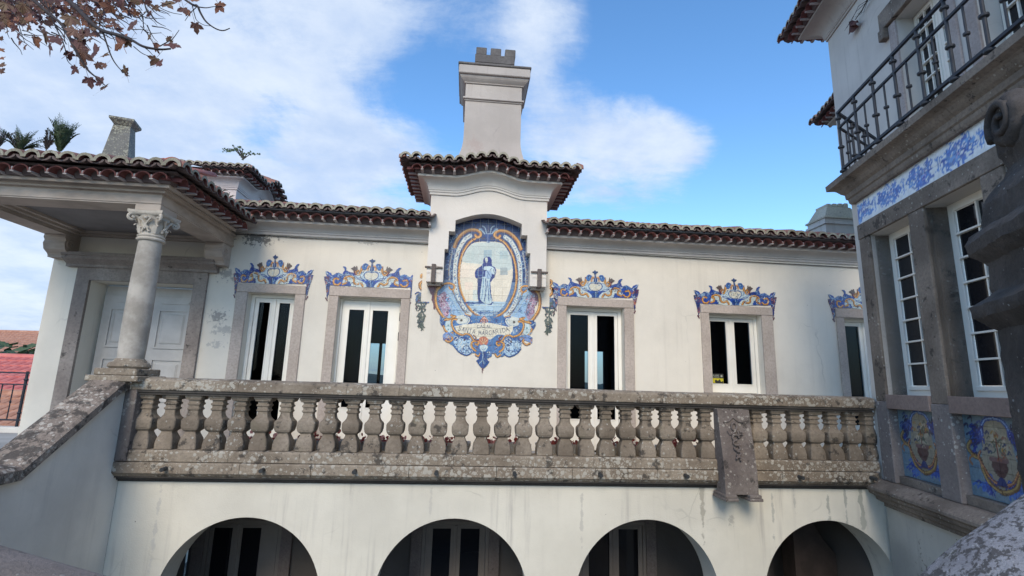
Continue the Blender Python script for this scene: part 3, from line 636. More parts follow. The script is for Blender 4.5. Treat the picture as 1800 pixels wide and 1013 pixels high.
class Canvas:
    def __init__(s, x0, y0, x1, y1, k):
        s.x0, s.y0, s.k = x0, y0, k; s.W, s.H = int((x1-x0)*k)+1, int((y1-y0)*k)+1
        s.rgb = np.zeros((s.H, s.W, 3)); s.a = np.zeros((s.H, s.W), bool)
        s.X, s.Y = np.meshgrid(x0+np.arange(s.W)/k, y0+np.arange(s.H)/k)
    def box(s, xa, ya, xb, yb):
        i0, i1 = max(0, int((xa-s.x0)*s.k)), min(s.W, int((xb-s.x0)*s.k)+2); j0, j1 = max(0, int((ya-s.y0)*s.k)), min(s.H, int((yb-s.y0)*s.k)+2)
        return slice(j0, max(j0, j1)), slice(i0, max(i0, i1))
    def poly(s, pts, col, smooth=False, clip=False):
        P = crom(list(pts)+[pts[0]], 6) if smooth else np.array(pts, float)
        sl = s.box(P[:, 0].min(), P[:, 1].min(), P[:, 0].max(), P[:, 1].max()); X, Y = s.X[sl], s.Y[sl]
        if X.size == 0: return
        ins = np.zeros(X.shape, bool)
        for (xa, ya), (xb, yb) in zip(P, np.roll(P, -1, 0)):
            if ya == yb: continue
            ins ^= ((Y < ya) != (Y < yb)) & (X < (xb-xa)*(Y-ya)/(yb-ya)+xa)
        if clip: ins &= s.a[sl]
        s.rgb[sl][ins] = alb(col); s.a[sl][ins] = True
    def stroke(s, pts, w, col, smooth=True, taper=0, clip=False, off=0):
        P = crom(pts, 8) if smooth and len(pts) > 2 else np.array(pts, float)
        n = len(P)
        if off:
            T = np.gradient(P, axis=0); T /= np.maximum(1e-9, np.linalg.norm(T, axis=1))[:, None]; P = P+np.stack([-T[:, 1], T[:, 0]], 1)*off
        for i in range(n-1):
            t = i/(n-1); ww = w*(1-taper*t) if taper >= 0 else w*(1+taper*(1-t)); a, b = P[i], P[i+1]
            sl = s.box(min(a[0], b[0])-ww, min(a[1], b[1])-ww, max(a[0], b[0])+ww, max(a[1], b[1])+ww); X, Y = s.X[sl], s.Y[sl]
            if X.size == 0: continue
            d = b-a; L = max(1e-9, d@d); q = np.clip(((X-a[0])*d[0]+(Y-a[1])*d[1])/L, 0, 1)
            m = (X-a[0]-q*d[0])**2+(Y-a[1]-q*d[1])**2 < (ww/2)**2
            if clip: m &= s.a[sl]
            s.rgb[sl][m] = alb(col); s.a[sl][m] = True
    def scroll(s, pts, w, cols=(OCHD, OCH, OCHL), taper=0, clip=False, side=1):
        s.stroke(pts, w, cols[0], taper=taper, clip=clip); s.stroke(pts, w*.78, cols[1], taper=taper, clip=clip); s.stroke(pts, w*.28, cols[2], taper=taper, clip=clip, off=-w*.16*side)
        s.stroke(pts, w*.10, cols[0], taper=taper, clip=clip, off=w*.24*side)
    def dot(s, x, y, r, col, clip=False): s.stroke([(x, y), (x+1e-3, y)], 2*r, col, smooth=False, clip=clip)
    def scribble(s, region, n, w, cols, size, clip=True, seed=1):
        R = random.Random(seed); x0, y0, x1, y1 = region
        for i in range(n):
            x, y = R.uniform(x0, x1), R.uniform(y0, y1); a = R.uniform(0, 6.28); c = R.choice([-1, 1]); pts = []
            for k in range(6):
                pts.append((x, y)); x += size*math.cos(a)*.35; y += size*math.sin(a)*.35; a += c*R.uniform(.4, 1.1)
            s.stroke(pts, w*R.uniform(.6, 1.3), R.choice(cols), taper=.6, clip=clip)
    def grain(s, amt=.10, seed=3):
        R = np.random.RandomState(seed); h, w = s.H//5+2, s.W//5+2; n = R.rand(h, w)
        n = np.kron(n, np.ones((5, 5)))[:s.H, :s.W]; s.rgb *= (1+amt*(n-.5)*2)[..., None]*(1+amt*.6*(R.rand(s.H, s.W)-.5)*2)[..., None]
        s.rgb = np.clip(s.rgb, 0, .85)
    def sample(s, X, Y):
        i = np.round((X-s.x0)*s.k).astype(int); j = np.round((Y-s.y0)*s.k).astype(int); ok = (i >= 0) & (i < s.W) & (j >= 0) & (j < s.H)
        i = np.clip(i, 0, s.W-1); j = np.clip(j, 0, s.H-1); return s.rgb[j, i], s.a[j, i] & ok

def tiles(root, x0, x1, z0, z1, y, cell, fn, tile=.14, ox=0, oz=0, back=.012, clipf=None, tone=.05):
    """cuts the painted field fn(x,z)->(rgb, mask) into separate tiles of real thickness, with open joints"""
    i0, i1 = math.floor((x0-ox)/tile), math.ceil((x1-ox)/tile); j0, j1 = math.floor((z0-oz)/tile), math.ceil((z1-oz)/tile)
    n = max(3, round(tile/cell)); R = random.Random(4)
    for i in range(i0, i1):
        for j in range(j0, j1):
            g = .0016; a, b, c, d = ox+i*tile+g, ox+(i+1)*tile-g, oz+j*tile+g, oz+(j+1)*tile-g
            xs = np.linspace(a, b, n+1); zs = np.linspace(c, d, n+1); xc, zc = (xs[:-1]+xs[1:])/2, (zs[:-1]+zs[1:])/2
            XC, ZC = np.meshgrid(xc, zc); _, mask = fn(XC, ZC)
            if clipf is not None: mask = mask & clipf(XC, ZC)
            if mask.sum() < 6: continue
            # keep only the largest connected patch of paint on each tile
            lab = np.zeros(mask.shape, int); nl = 0; best = (0, 0)
            for p0_ in range(n):
                for q0_ in range(n):
                    if mask[p0_, q0_] and not lab[p0_, q0_]:
                        nl += 1; stk = [(p0_, q0_)]; lab[p0_, q0_] = nl; cn_ = 0
                        while stk:
                            a_, b_ = stk.pop(); cn_ += 1
                            for u_, v_ in ((a_+1, b_), (a_-1, b_), (a_, b_+1), (a_, b_-1)):
                                if 0 <= u_ < n and 0 <= v_ < n and mask[u_, v_] and not lab[u_, v_]: lab[u_, v_] = nl; stk.append((u_, v_))
                        best = max(best, (cn_, nl))
            if nl > 1 and best[0] > .7*mask.sum(): mask = lab == best[1]
            XV, ZV = np.meshgrid(xs, zs); rgb, mv = fn(XV, ZV)
            rgb = rgb.copy(); bad = ~mv
            if bad.any() and mv.any(): rgb[bad] = rgb[mv].mean(0)*.8
            tn = 1+R.uniform(-tone, tone); rgb = np.clip(rgb*tn, 0, .9)
            full = mask.all(); V = []; Fc = []; K = []
            idx = np.arange((n+1)*(n+1)).reshape(n+1, n+1)
            V = [(float(XV[p, q]), y, float(ZV[p, q])) for p in range(n+1) for q in range(n+1)]; K = [tuple(rgb[p, q]) for p in range(n+1) for q in range(n+1)]
            ne = len(V); V += [(v[0], y+back, v[2]) for v in V[:ne]]; K += K[:ne]
            M = np.zeros((n+2, n+2), bool); M[1:-1, 1:-1] = mask
            for p in range(n):
                for q in range(n):
                    if not mask[p, q]: continue
                    A, B, C_, D = int(idx[p, q]), int(idx[p, q+1]), int(idx[p+1, q+1]), int(idx[p+1, q]); Fc.append((A, B, C_, D))
                    if not M[p, q+1]: Fc.append((B, A, A+ne, B+ne))
                    if not M[p+2, q+1]: Fc.append((D, C_, C_+ne, D+ne))
                    if not M[p+1, q]: Fc.append((A, D, D+ne, A+ne))
                    if not M[p+1, q+2]: Fc.append((C_, B, B+ne, C_+ne))
            used = sorted({v for f in Fc for v in f}); mp = {v: k for k, v in enumerate(used)}
            me = bpy.data.meshes.new('azulejo_tile'); me.from_pydata([V[u] for u in used], [], [tuple(mp[v] for v in f) for f in Fc])
            ca = me.color_attributes.new('paint', 'FLOAT_COLOR', 'POINT'); ca.data.foreach_set('color', np.array([(*K[u], 1) for u in used], 'f').ravel())
            me.materials.append(M_PAINT); link('azulejo_tile', me, root)

# --- main panel, drawn in the coordinates of the wall seen from the courtyard
A = lambda *p: [(760+x/8.442, 370+y/8.442) for x, y in p]
B = lambda *p: [(760+x/8.442, 480+y/8.442) for x, y in p]
Cc = lambda *p: [(760+x/8.442, 560+y/8.442) for x, y in p]
def mir(pts, yk=.035): return [(2*857.2-x+ (0), y+(857.2-x)*2*yk) for x, y in pts]
cv = Canvas(722, 366, 990, 660, 3)
# upper field and silhouettes
cv.poly([(776, 500), (776, 360), (936, 362), (940, 506)], (38, 60, 108))
cv.poly(B((105, 100), (100, 205), (40, 265), (22, 420), (58, 545), (125, 650), (190, 700), (240, 640), (1240, 660), (1335, 735), (1400, 690), (1478, 570), (1510, 420), (1480, 290), (1420, 150)), (96, 120, 150), smooth=False)
cv.scribble((764, 500, 955, 566), 420, 1.0, [BLUE, MID, PALE, COBALT, (110, 140, 160)], 6, seed=77)
cv.poly(B((0, 150), (110, 150), (60, 240), (40, 290), (30, 420), (0, 300), (-10, 200)), PUR); cv.poly(B((0, 290), (45, 480), (40, 540), (20, 540), (10, 440), (-12, 400)), PUR)
cv.poly(B((1420, 200), (1600, 220), (1590, 340), (1560, 430), (1490, 610), (1475, 600), (1510, 420)), PUR)
cv.poly(B((-70, 150), (0, 150), (10, 350), (-30, 300), (-60, 220)), PUR)
cv.poly(Cc((110, -40), (110, 30), (140, 100), (200, 200), (155, 240), (160, 320), (200, 340), (300, 400), (380, 500), (500, 556), (590, 512), (640, 560), (700, 592), (650, 625), (690, 690), (742, 740), (760, 740), (815, 690), (845, 640), (805, 600), (870, 570), (905, 522), (960, 560), (1030, 572), (1120, 520), (1195, 480), (1300, 390), (1352, 350), (1350, 265), (1290, 240), (1345, 150), (1380, 190), (1420, 60), (1380, 10), (1300, -60)), (84, 112, 156), smooth=False)
cv.scribble((776, 560, 930, 645), 420, 1.1, [BLUE, MID, PALE, COBALT, GLAZE, PUR], 6, seed=78)
for sgn in (0, 1):
    Q = (lambda p: mir(p)) if sgn else (lambda p: p)
    cv.scribble((782, 386, 800, 480) if not sgn else (918, 392, 934, 486), 60, 1.5, [COBALT, PALE, BLUE, MID, PALE], 9, seed=5+sgn)
cv.scribble((798, 378, 922, 402), 140, 1.6, [COBALT, (30, 28, 60), (22, 30, 70), BLUE, (60, 80, 120)], 9, seed=9)
# frame scrolls round the oval
for sg in (0, 1):
    Q = (lambda p: mir(p)) if sg else (lambda p: p); sd_ = -1 if sg else 1
    band = A((560, 380), (480, 440), (410, 550), (370, 650), (345, 780), (335, 900), (335, 1000))+B((335, 100), (350, 250), (385, 350), (430, 450), (500, 560), (560, 610))
    cv.stroke(Q(band), 7.5, PALE); cv.stroke(Q(band), 5.5, GLAZE)
    R_ = random.Random(3+sg); bp = crom(Q(band), 6)
    for k in range(0, len(bp)-2, 2): x, y = bp[k]; cv.stroke([(x+R_.uniform(-2, 2), y+R_.uniform(-2, 2)) for _ in range(3)], 1.1, R_.choice([BLUE, COBALT, MID, PUR]), taper=.3)
    cv.scroll(Q(A((330, 540), (370, 440), (450, 350), (540, 300), (640, 295), (705, 330), (710, 380), (665, 400), (640, 370))), 7.2, taper=.25, side=sd_)
    cv.scroll(Q(A((290, 640), (300, 600), (260, 800), (250, 900), (260, 1000))+B((262, 40), (250, 110))), 3.6, cols=((80, 90, 130), (150, 130, 110), PALE), side=sd_)
    cv.scroll(Q(A((640, 420), (560, 470), (490, 560), (440, 660), (405, 800), (395, 900), (392, 1000))+B((392, 90), (410, 220), (450, 340), (500, 440), (560, 540), (640, 610), (720, 640))), 4.6, side=sd_)
    cv.scroll(Q(B((300, 250), (340, 370), (400, 500), (470, 600), (560, 640))), 2.9, side=sd_)
    cv.stroke(Q(A((715, 400), (760, 430), (770, 400))), 1.4, OCHD); cv.stroke(Q(A((600, 440), (640, 470), (690, 465), (690, 440))), 1.3, OCHD)
# oval field
oval = A((830, 470), (930, 470), (1040, 500), (1110, 590), (1165, 700), (1190, 850), (1192, 1000))+B((1185, 100), (1150, 260), (1090, 420), (1000, 560), (890, 632), (770, 645), (680, 620), (590, 550), (500, 410), (440, 270), (412, 120))+A((410, 1000), (420, 850), (455, 700), (505, 590), (590, 500), (700, 470))
cv.poly(oval, (200, 192, 174), smooth=True)
cv.poly([p for p in A((500, 600), (590, 510), (700, 480), (930, 478), (1040, 510), (1110, 600), (1160, 700), (1185, 850), (1100, 900), (930, 860), (700, 800), (450, 760))], (176, 184, 178), smooth=True)
for x, y, w, h, c in ((765, 590, 115, 120, (150, 168, 172)), (1005, 850, 110, 110, (152, 160, 158)), (1000, 600, 120, 120, (160, 174, 172)), (500, 610, 120, 120, (172, 182, 176))): cv.poly(A((x, y), (x+w, y), (x+w, y+h), (x, y+h)), c)
cv.poly(B((480, 140), (600, 140), (600, 250), (480, 250)), (208, 192, 174)); cv.poly(A((420, 800), (640, 830), (640, 1000), (410, 1000)), (206, 194, 176)); cv.poly(B((600, 255), (700, 255), (700, 400), (600, 400)), (180, 186, 178))
cv.stroke(A((950, 615), (1000, 640), (1020, 630), (1060, 670)), .5, (110, 120, 140))
# ground under the figure
cv.poly(B((495, 420), (560, 410), (660, 420), (1080, 430), (1090, 450), (1000, 560), (890, 628), (770, 640), (680, 615), (590, 545)), (160, 180, 190))
for a, b, y, w, c in ((500, 900, 445, 3.2, BLUE), (530, 700, 475, 2.4, MID), (580, 1060, 520, 1.5, PALE), (620, 1040, 480, 1.4, (178, 186, 180)), (600, 900, 560, 1.5, MID), (820, 1050, 500, 1.0, (110, 140, 160)), (660, 1000, 585, 1.8, BLUE), (700, 1000, 605, 1.3, MID)): cv.stroke(B((a, y), ((a+b)/2, y+4), (b, y-3)), w, c, taper=.5)
cv.scribble((832, 545, 872, 556), 30, 1.1, [BLUE, COBALT, MID, PALE], 5, seed=12)
# robed figure
cv.poly(A((800, 690), (760, 720), (752, 790), (720, 830), (650, 880), (632, 930), (640, 1000), (700, 1013), (900, 1013), (935, 960), (945, 900), (930, 850), (885, 820), (880, 740), (850, 695)), (14, 38, 118), smooth=True)
cv.poly(B((640, 0), (670, 60), (665, 300), (680, 400), (690, 450), (760, 440), (780, 470), (880, 480), (890, 400), (870, 300), (865, 140), (900, 90), (935, 40), (930, 0)), (16, 38, 112), smooth=False)
cv.poly(B((745, 60), (725, 200), (710, 380), (770, 450), (800, 470), (870, 455), (880, 400), (858, 280), (855, 100), (820, 60)), (170, 186, 188), smooth=True)
for p, w, c in ((((760, 80), (750, 250), (730, 390)), 1.0, MID), (((790, 90), (795, 250), (770, 420)), 1.6, BLUE), (((815, 120), (830, 260), (840, 420)), 1.3, BLUE), (((845, 120), (850, 240), (865, 400)), .9, MID), (((775, 230), (800, 330), (845, 440)), .9, PALE), (((690, 60), (695, 220), (700, 400)), 1.4, COBALT)): cv.stroke(B(*p), w, c)
cv.poly(A((785, 705), (812, 700), (822, 740), (812, 775), (795, 770), (782, 740)), (186, 190, 178), smooth=True); cv.stroke(A((790, 735), (800, 738)), .7, COBALT); cv.stroke(A((800, 758), (808, 757)), .6, COBALT)
cv.poly(A((765, 840), (830, 830), (890, 840), (915, 870), (935, 930), (900, 950), (850, 905), (800, 890), (765, 880)), (176, 190, 192), smooth=True)
cv.poly(A((790, 900), (860, 900), (880, 960), (860, 1013), (800, 1013), (780, 960)), (150, 170, 188), smooth=True)
for p, w, c in ((((740, 800), (752, 900), (745, 1000)), .8, PALE), (((700, 850), (670, 900), (668, 960)), .8, MID), (((880, 860), (860, 890), (870, 870)), .8, COBALT), (((800, 890), (850, 960), (870, 1000)), .9, BLUE), (((830, 920), (820, 980), (830, 1010)), .8, BLUE), (((655, 960), (700, 970), (735, 965)), .8, MID), (((905, 880), (925, 960), (900, 1000)), 1.0, COBALT), (((690, 990), (700, 1010), (740, 1000)), .7, PALE)): cv.stroke(A(*p), w, c)
cv.stroke(B((690, 420), (700, 445), (740, 440)), 2.2, BLUE)
# top motif
for sgn in (-1, 1):
    for k in range(4): cv.stroke(A((830+sgn*8, 400), (830+sgn*(30+k*22), 330-k*8), (830+sgn*(50+k*28), 260+k*6), (830+sgn*(90+k*14), 235+k*22)), 1.7, [PALE, COBALT, MID, PALE][k])
cv.poly(A((785, 350), (870, 350), (895, 360), (860, 400), (845, 440), (858, 480), (805, 480), (815, 440), (800, 400), (770, 370)), BLUE); cv.stroke(A((800, 350), (865, 352)), .9, PALE); cv.stroke(A((810, 465), (855, 465)), .8, PALE)
# side lobes with scrolls
for sg in (0, 1):
    Q = (lambda p: mir(p)) if sg else (lambda p: p); sd_ = -1 if sg else 1
    cv.poly(Q(B((130, 300), (200, 230), (290, 250), (420, 520), (500, 640), (390, 640), (340, 670), (210, 660), (120, 520))), (140, 166, 188), smooth=True)
    cv.poly(Q(B((120, 330), (160, 280), (205, 300), (200, 400), (260, 520), (230, 640), (190, 640), (130, 540), (100, 430))), (150, 128, 148), smooth=True)
    X0 = [q[0] for q in Q(B((110, 0), (240, 0)))]; X1 = [q[0] for q in Q(B((210, 0), (420, 0)))]
    cv.scribble((min(X0), 518, max(X0), 552), 46, 1.1, [PUR, PUR, (190, 150, 160), (170, 175, 180)], 7, seed=20+sg)
    cv.scribble((min(X1), 516, max(X1), 552), 60, 1.0, [BLUE, MID, (90, 130, 150), PALE], 5, seed=22+sg)
    cv.stroke(Q(B((225, 250), (300, 380), (380, 520), (450, 610))), 3, PALE)
    cv.scroll(Q(B((110, 230), (160, 175), (240, 155), (310, 175), (325, 220), (300, 250), (265, 240), (250, 215))), 4.4, taper=.3, side=sd_)
    cv.scroll(Q(B((100, 215), (60, 270), (45, 380), (65, 500), (120, 600), (180, 670), (250, 690), (300, 670), (310, 640), (280, 630))), 6.2, taper=.35, side=sd_)
    cv.stroke(Q(B((290, 250), (340, 370), (420, 500), (500, 590))), 1.1, OCHD)
    # round bosses
    cv.poly(Q(B((360, 640), (480, 620), (560, 650), (570, 720), (520, 770), (430, 770), (360, 730))), GLAZE, smooth=True); cv.stroke(Q(B((480, 630), (555, 655), (565, 720), (510, 775), (420, 785))), 2.0, BLUE); cv.stroke(Q(B((500, 650), (540, 690), (500, 750), (420, 760))), .9, MID)
    d = Q(B((430, 705)))[0]; cv.dot(d[0], d[1], 2.3, OCHD); cv.dot(d[0]-.3, d[1]-.3, 1.2, GRN)
    cv.poly(Q(B((110, 680), (180, 660), (200, 700), (170, 770), (190, 800), (150, 800), (110, 730))), BLUE, smooth=True); cv.scribble((min(x for x, y in Q(B((110, 0), (190, 0)))), 558, max(x for x, y in Q(B((110, 0), (190, 0)))), 572), 10, 1., [COBALT, PALE, MID], 4, seed=31+sg)
    cv.poly(Q(B((200, 720), (290, 710), (300, 850), (240, 880), (190, 820))), (172, 186, 186), smooth=True); 
    for yy in (780, 840): d = Q(B((238, yy)))[0]; cv.dot(d[0], d[1], 1.4, (96, 130, 140))
    cv.scroll(Q(B((360, 690), (310, 690), (285, 740), (310, 830), (360, 890), (430, 920))), 4.0, side=sd_)
    cv.scroll(Q(B((185, 700), (260, 690), (340, 650), (310, 640))), 3.6, side=sd_); cv.scroll(Q(B((165, 790), (190, 850), (250, 900), (300, 890))), 3.4, side=sd_)
# lettering cartouche
cv.poly(B((330, 790), (400, 780), (560, 760), (700, 740), (830, 740), (990, 770), (1120, 800), (1190, 780), (1190, 860), (1120, 930), (1040, 920), (960, 920), (850, 990), (760, 940), (650, 985), (560, 900), (450, 900), (370, 870)), (198, 192, 174), smooth=True)
cv.stroke(B((600, 640), (690, 650), (850, 650), (940, 640)), 3, MID); cv.scribble((832, 556, 872, 566), 24, 1.1, [BLUE, PALE, MID], 5, seed=41)
for k in range(-2, 3): cv.stroke(B((768, 650), (768+k*22, 700), (768+k*26, 750-abs(k)*12)), 2.4, PUR if k % 2 else (150, 90, 80), taper=.2)
for k in range(-2, 3): cv.stroke(B((768, 655), (768+k*22+8, 700), (768+k*24+6, 742-abs(k)*12)), .7, (208, 170, 150))
def write(txt, pts, h, gapf, w, col):
    n = len(txt.replace(' ', ' ')); P = crom(pts, 24); d = np.r_[0, np.cumsum(np.linalg.norm(np.diff(P, axis=0), axis=1))]
    for i, ch in enumerate(txt):
        t = d[-1]*(i+.5)/n; x = np.interp(t, d, P[:, 0]); y = np.interp(t, d, P[:, 1]); dx = np.interp(t+.5, d, P[:, 0])-np.interp(t-.5, d, P[:, 0]); dy = np.interp(t+.5, d, P[:, 1])-np.interp(t-.5, d, P[:, 1])
        an = math.atan2(dy, dx); cw = d[-1]/n*gapf*(.25 if ch == 'I' else 1)
        for pl in GL.get(ch, []):
            q = []
            for (u, v) in pl: lx, ly = (u-.5)*cw, -(v-.5)*h; q.append((x+lx*math.cos(an)-ly*math.sin(an), y+lx*math.sin(an)+ly*math.cos(an)))
            cv.stroke(q, w, col, smooth=False)
write('CASAL', B((660, 795), (770, 790), (885, 797)), 4.6, .74, .7, INK); cv.stroke(B((665, 822), (770, 812), (880, 820)), .6, INK); cv.stroke(B((750, 842), (790, 842)), .8, INK)
write('SANTA', B((385, 820), (500, 850), (640, 880)), 8.0, .76, .80, INK); write('MARGARIDA', B((680, 890), (860, 890), (1010, 860), (1135, 830)), 7.4, .74, .80, INK)
cv.stroke(B((1110, 840), (1150, 862), (1130, 850)), .7, INK); cv.stroke(B((375, 845), (395, 860), (410, 845)), .7, INK); cv.stroke(B((1085, 905), (1100, 925), (1150, 930)), .7, INK)
# foot of the cartouche
for sg in (0, 1):
    Q = (lambda p: mir(p)) if sg else (lambda p: p); sd_ = -1 if sg else 1
    cv.poly(Q(Cc((320, 270), (400, 260), (560, 330), (570, 500), (520, 545), (420, 510), (330, 400))), (160, 182, 196), smooth=True)
    cv.poly(Q(Cc((320, 300), (360, 255), (520, 280), (530, 320), (420, 300), (340, 340))), BLUE, smooth=True)
    xs = [q[0] for q in Q(Cc((310, 0), (570, 0)))]; cv.scribble((min(xs), 595, max(xs), 622), 60, 1.3, [BLUE, COBALT, MID, PALE, GLAZE], 7, seed=51+sg)
    cv.stroke(Q(Cc((330, 420), (400, 500), (500, 545), (570, 520))), 2.2, BLUE); d = Q(Cc((475, 320)))[0]; cv.dot(d[0], d[1], 1.8, OCHD)
    cv.poly(Q(Cc((155, 240), (230, 205), (300, 230), (300, 280), (220, 300), (165, 320))), (112, 136, 176), smooth=True)
    xs = [q[0] for q in Q(Cc((160, 0), (320, 0)))]; cv.scribble((min(xs), 586, max(xs), 598), 18, 1.2, [PUR, MID, OCH, BLUE, PALE], 5, seed=61+sg)
    cv.scroll(Q(Cc((200, 330), (250, 350), (300, 310), (290, 280))), 3.6, side=sd_)
    cv.scroll(Q(Cc((450, 250), (500, 230), (560, 250), (600, 310), (620, 330))), 3.6, side=sd_)
    cv.scroll(Q(Cc((640, 480), (590, 430), (585, 360), (640, 335), (685, 350), (670, 390), (640, 380))), 4.2, side=sd_)
    cv.stroke(Q(Cc((610, 250), (650, 290), (630, 320), (690, 330))), 2.2, (110, 50, 50)); cv.scroll(Q(Cc((630, 530), (680, 560), (710, 520))), 3.2, side=sd_)
cv.poly(Cc((690, 340), (700, 290), (760, 268), (815, 290), (830, 340), (800, 400), (760, 380), (715, 400)), (176, 112, 96), smooth=True)
for k in range(-3, 4): cv.stroke(Cc((760, 380), (760+k*14, 330), (760+k*20, 290+abs(k)*10)), .7, (226, 180, 150) if k % 2 else PUR)
cv.poly(Cc((700, 410), (760, 390), (820, 410), (810, 460), (760, 500), (710, 460)), (176, 190, 190), smooth=True); cv.stroke(Cc((730, 450), (765, 470), (790, 440)), 1., MID)
cv.poly(Cc((715, 490), (805, 490), (810, 600), (690, 600)), BLUE); cv.stroke(Cc((740, 500), (750, 540), (745, 600)), 1.6, PALE); cv.stroke(Cc((775, 510), (770, 560), (790, 600)), 1, COBALT)
cv.poly(Cc((690, 605), (805, 605), (840, 640), (810, 690), (770, 735), (730, 735), (690, 690), (650, 630)), BLUE); [cv.stroke(Cc((745, 610), (745+k*14, 650), (745+k*24, 690-abs(k)*10)), 1., [COBALT, PALE, MID][(k+3) % 3]) for k in range(-2, 3)]
cv.poly(Cc((735, 740), (757, 740), (755, 800), (742, 812), (732, 790)), PUR)
cv.grain(.09)
MPY = .0
panel = tag(thing('figure_panel', '', ''), 'large blue and ochre tile panel with robed figure, lettered CASAL SANTA MARGARIDA', 'tile panel'); panel.location = (0, FY, 0)
def cells(canvas, Y=FY): 
    def fn(X, Z):
        P = np.stack([X, np.full_like(X, Y), Z], -1); px, py = proj(P); return canvas.sample(px, py)
    return fn
bayclip = lambda X, Z: (Z < ZB-.01) | (((X > BC-.76) & (X < BC+.76)) & (Z < 2.82))
bayclip2 = lambda X, Z: ((Z < ZB-.03) | ((np.abs(X-BC) < .715+.02) & (Z < 2.9))) & (X > -.80) & (X < 1.36)
tiles(panel, -.80, 1.36, -.20, 2.83, -.012, .0062, cells(cv), tile=.14, ox=BC, oz=.06, clipf=bayclip2)
MB().box(BC-.72, BC+.72, -.0092, 0, ZB-.02, 2.82).build('grout_bed', M_GROUT, panel)

# --- garlands either side of the panel
def garland_canvas():
    c = Canvas(728, 476, 762, 584, 4); g = lambda *p: [(730+x/7.786, 460+y/7.786) for x, y in p]
    c.scroll(g((130, 250), (90, 225), (85, 190), (120, 180), (140, 210), (130, 250), (80, 285), (60, 320), (75, 370), (120, 405), (160, 385), (150, 350), (125, 355)), 4.6)
    c.dot(*g((112, 210))[0], 1, PUR); c.dot(*g((120, 375))[0], 1.1, PUR)
    c.stroke(g((120, 165), (110, 185)), 2, PUR)
    c.stroke(g((0, 440), (40, 420), (70, 450), (60, 480)), 1.8, BLUE); c.stroke(g((110, 420), (180, 470), (190, 530), (170, 570)), 2.2, (60, 84, 140))
    c.poly(g((10, 470), (80, 420), (170, 450), (180, 520), (120, 570), (10, 560)), (90, 110, 140), smooth=True)
    R = random.Random(8)
    for k in range(100):
        t = R.random(); cx = 75+R.uniform(-75, 80)*(1-abs(t-.35))*.95; cy = 450+t*460; a = R.uniform(.6, 2.6); l = R.uniform(18, 46)
        c.stroke(g((cx, cy), (cx+l*math.cos(a)*.5+4, cy+l*math.sin(a)*.5), (cx+l*math.cos(a), cy+l*math.sin(a))), R.uniform(1.6, 3.2), R.choice([GRN, (58, 66, 70), (96, 102, 90), (110, 112, 98), (70, 80, 110) if t < .3 else GRN, PUR if R.random() < .35 else GRN]), taper=.7)
    for k in range(-1, 2): c.stroke(g((80, 850), (80+k*28, 890), (90+k*38, 925-abs(k)*20)), 2.4, (60, 72, 62), taper=.6)
    c.grain(.12); return c
gc = garland_canvas()
for nm, mirx, lab in ((0, False, 'painted tile garland of leaves left of the figure panel, by the wide French door'), (1, True, 'painted tile garland of leaves right of the figure panel, by the door with blue glass')):
    gr = tag(thing('garland_panel', '', ''), lab, 'tile garland', 'painted tile garlands beside the figure panel'); gr.location = (0, FY, 0)
    f0 = cells(gc)
    fn = (lambda X, Z: f0(2*(BC+.015)-X, Z)) if mirx else f0
    xa, xb = (-.95, -.66) if not mirx else (1.22, 1.52)
    tiles(gr, xa, xb, .70, 1.72, -.0125, .007, fn, tile=.14, ox=-.94 if not mirx else 1.21, oz=.72, clipf=lambda X, Z: (X < -.800) | (X > 1.362) | (Z < 1.3))

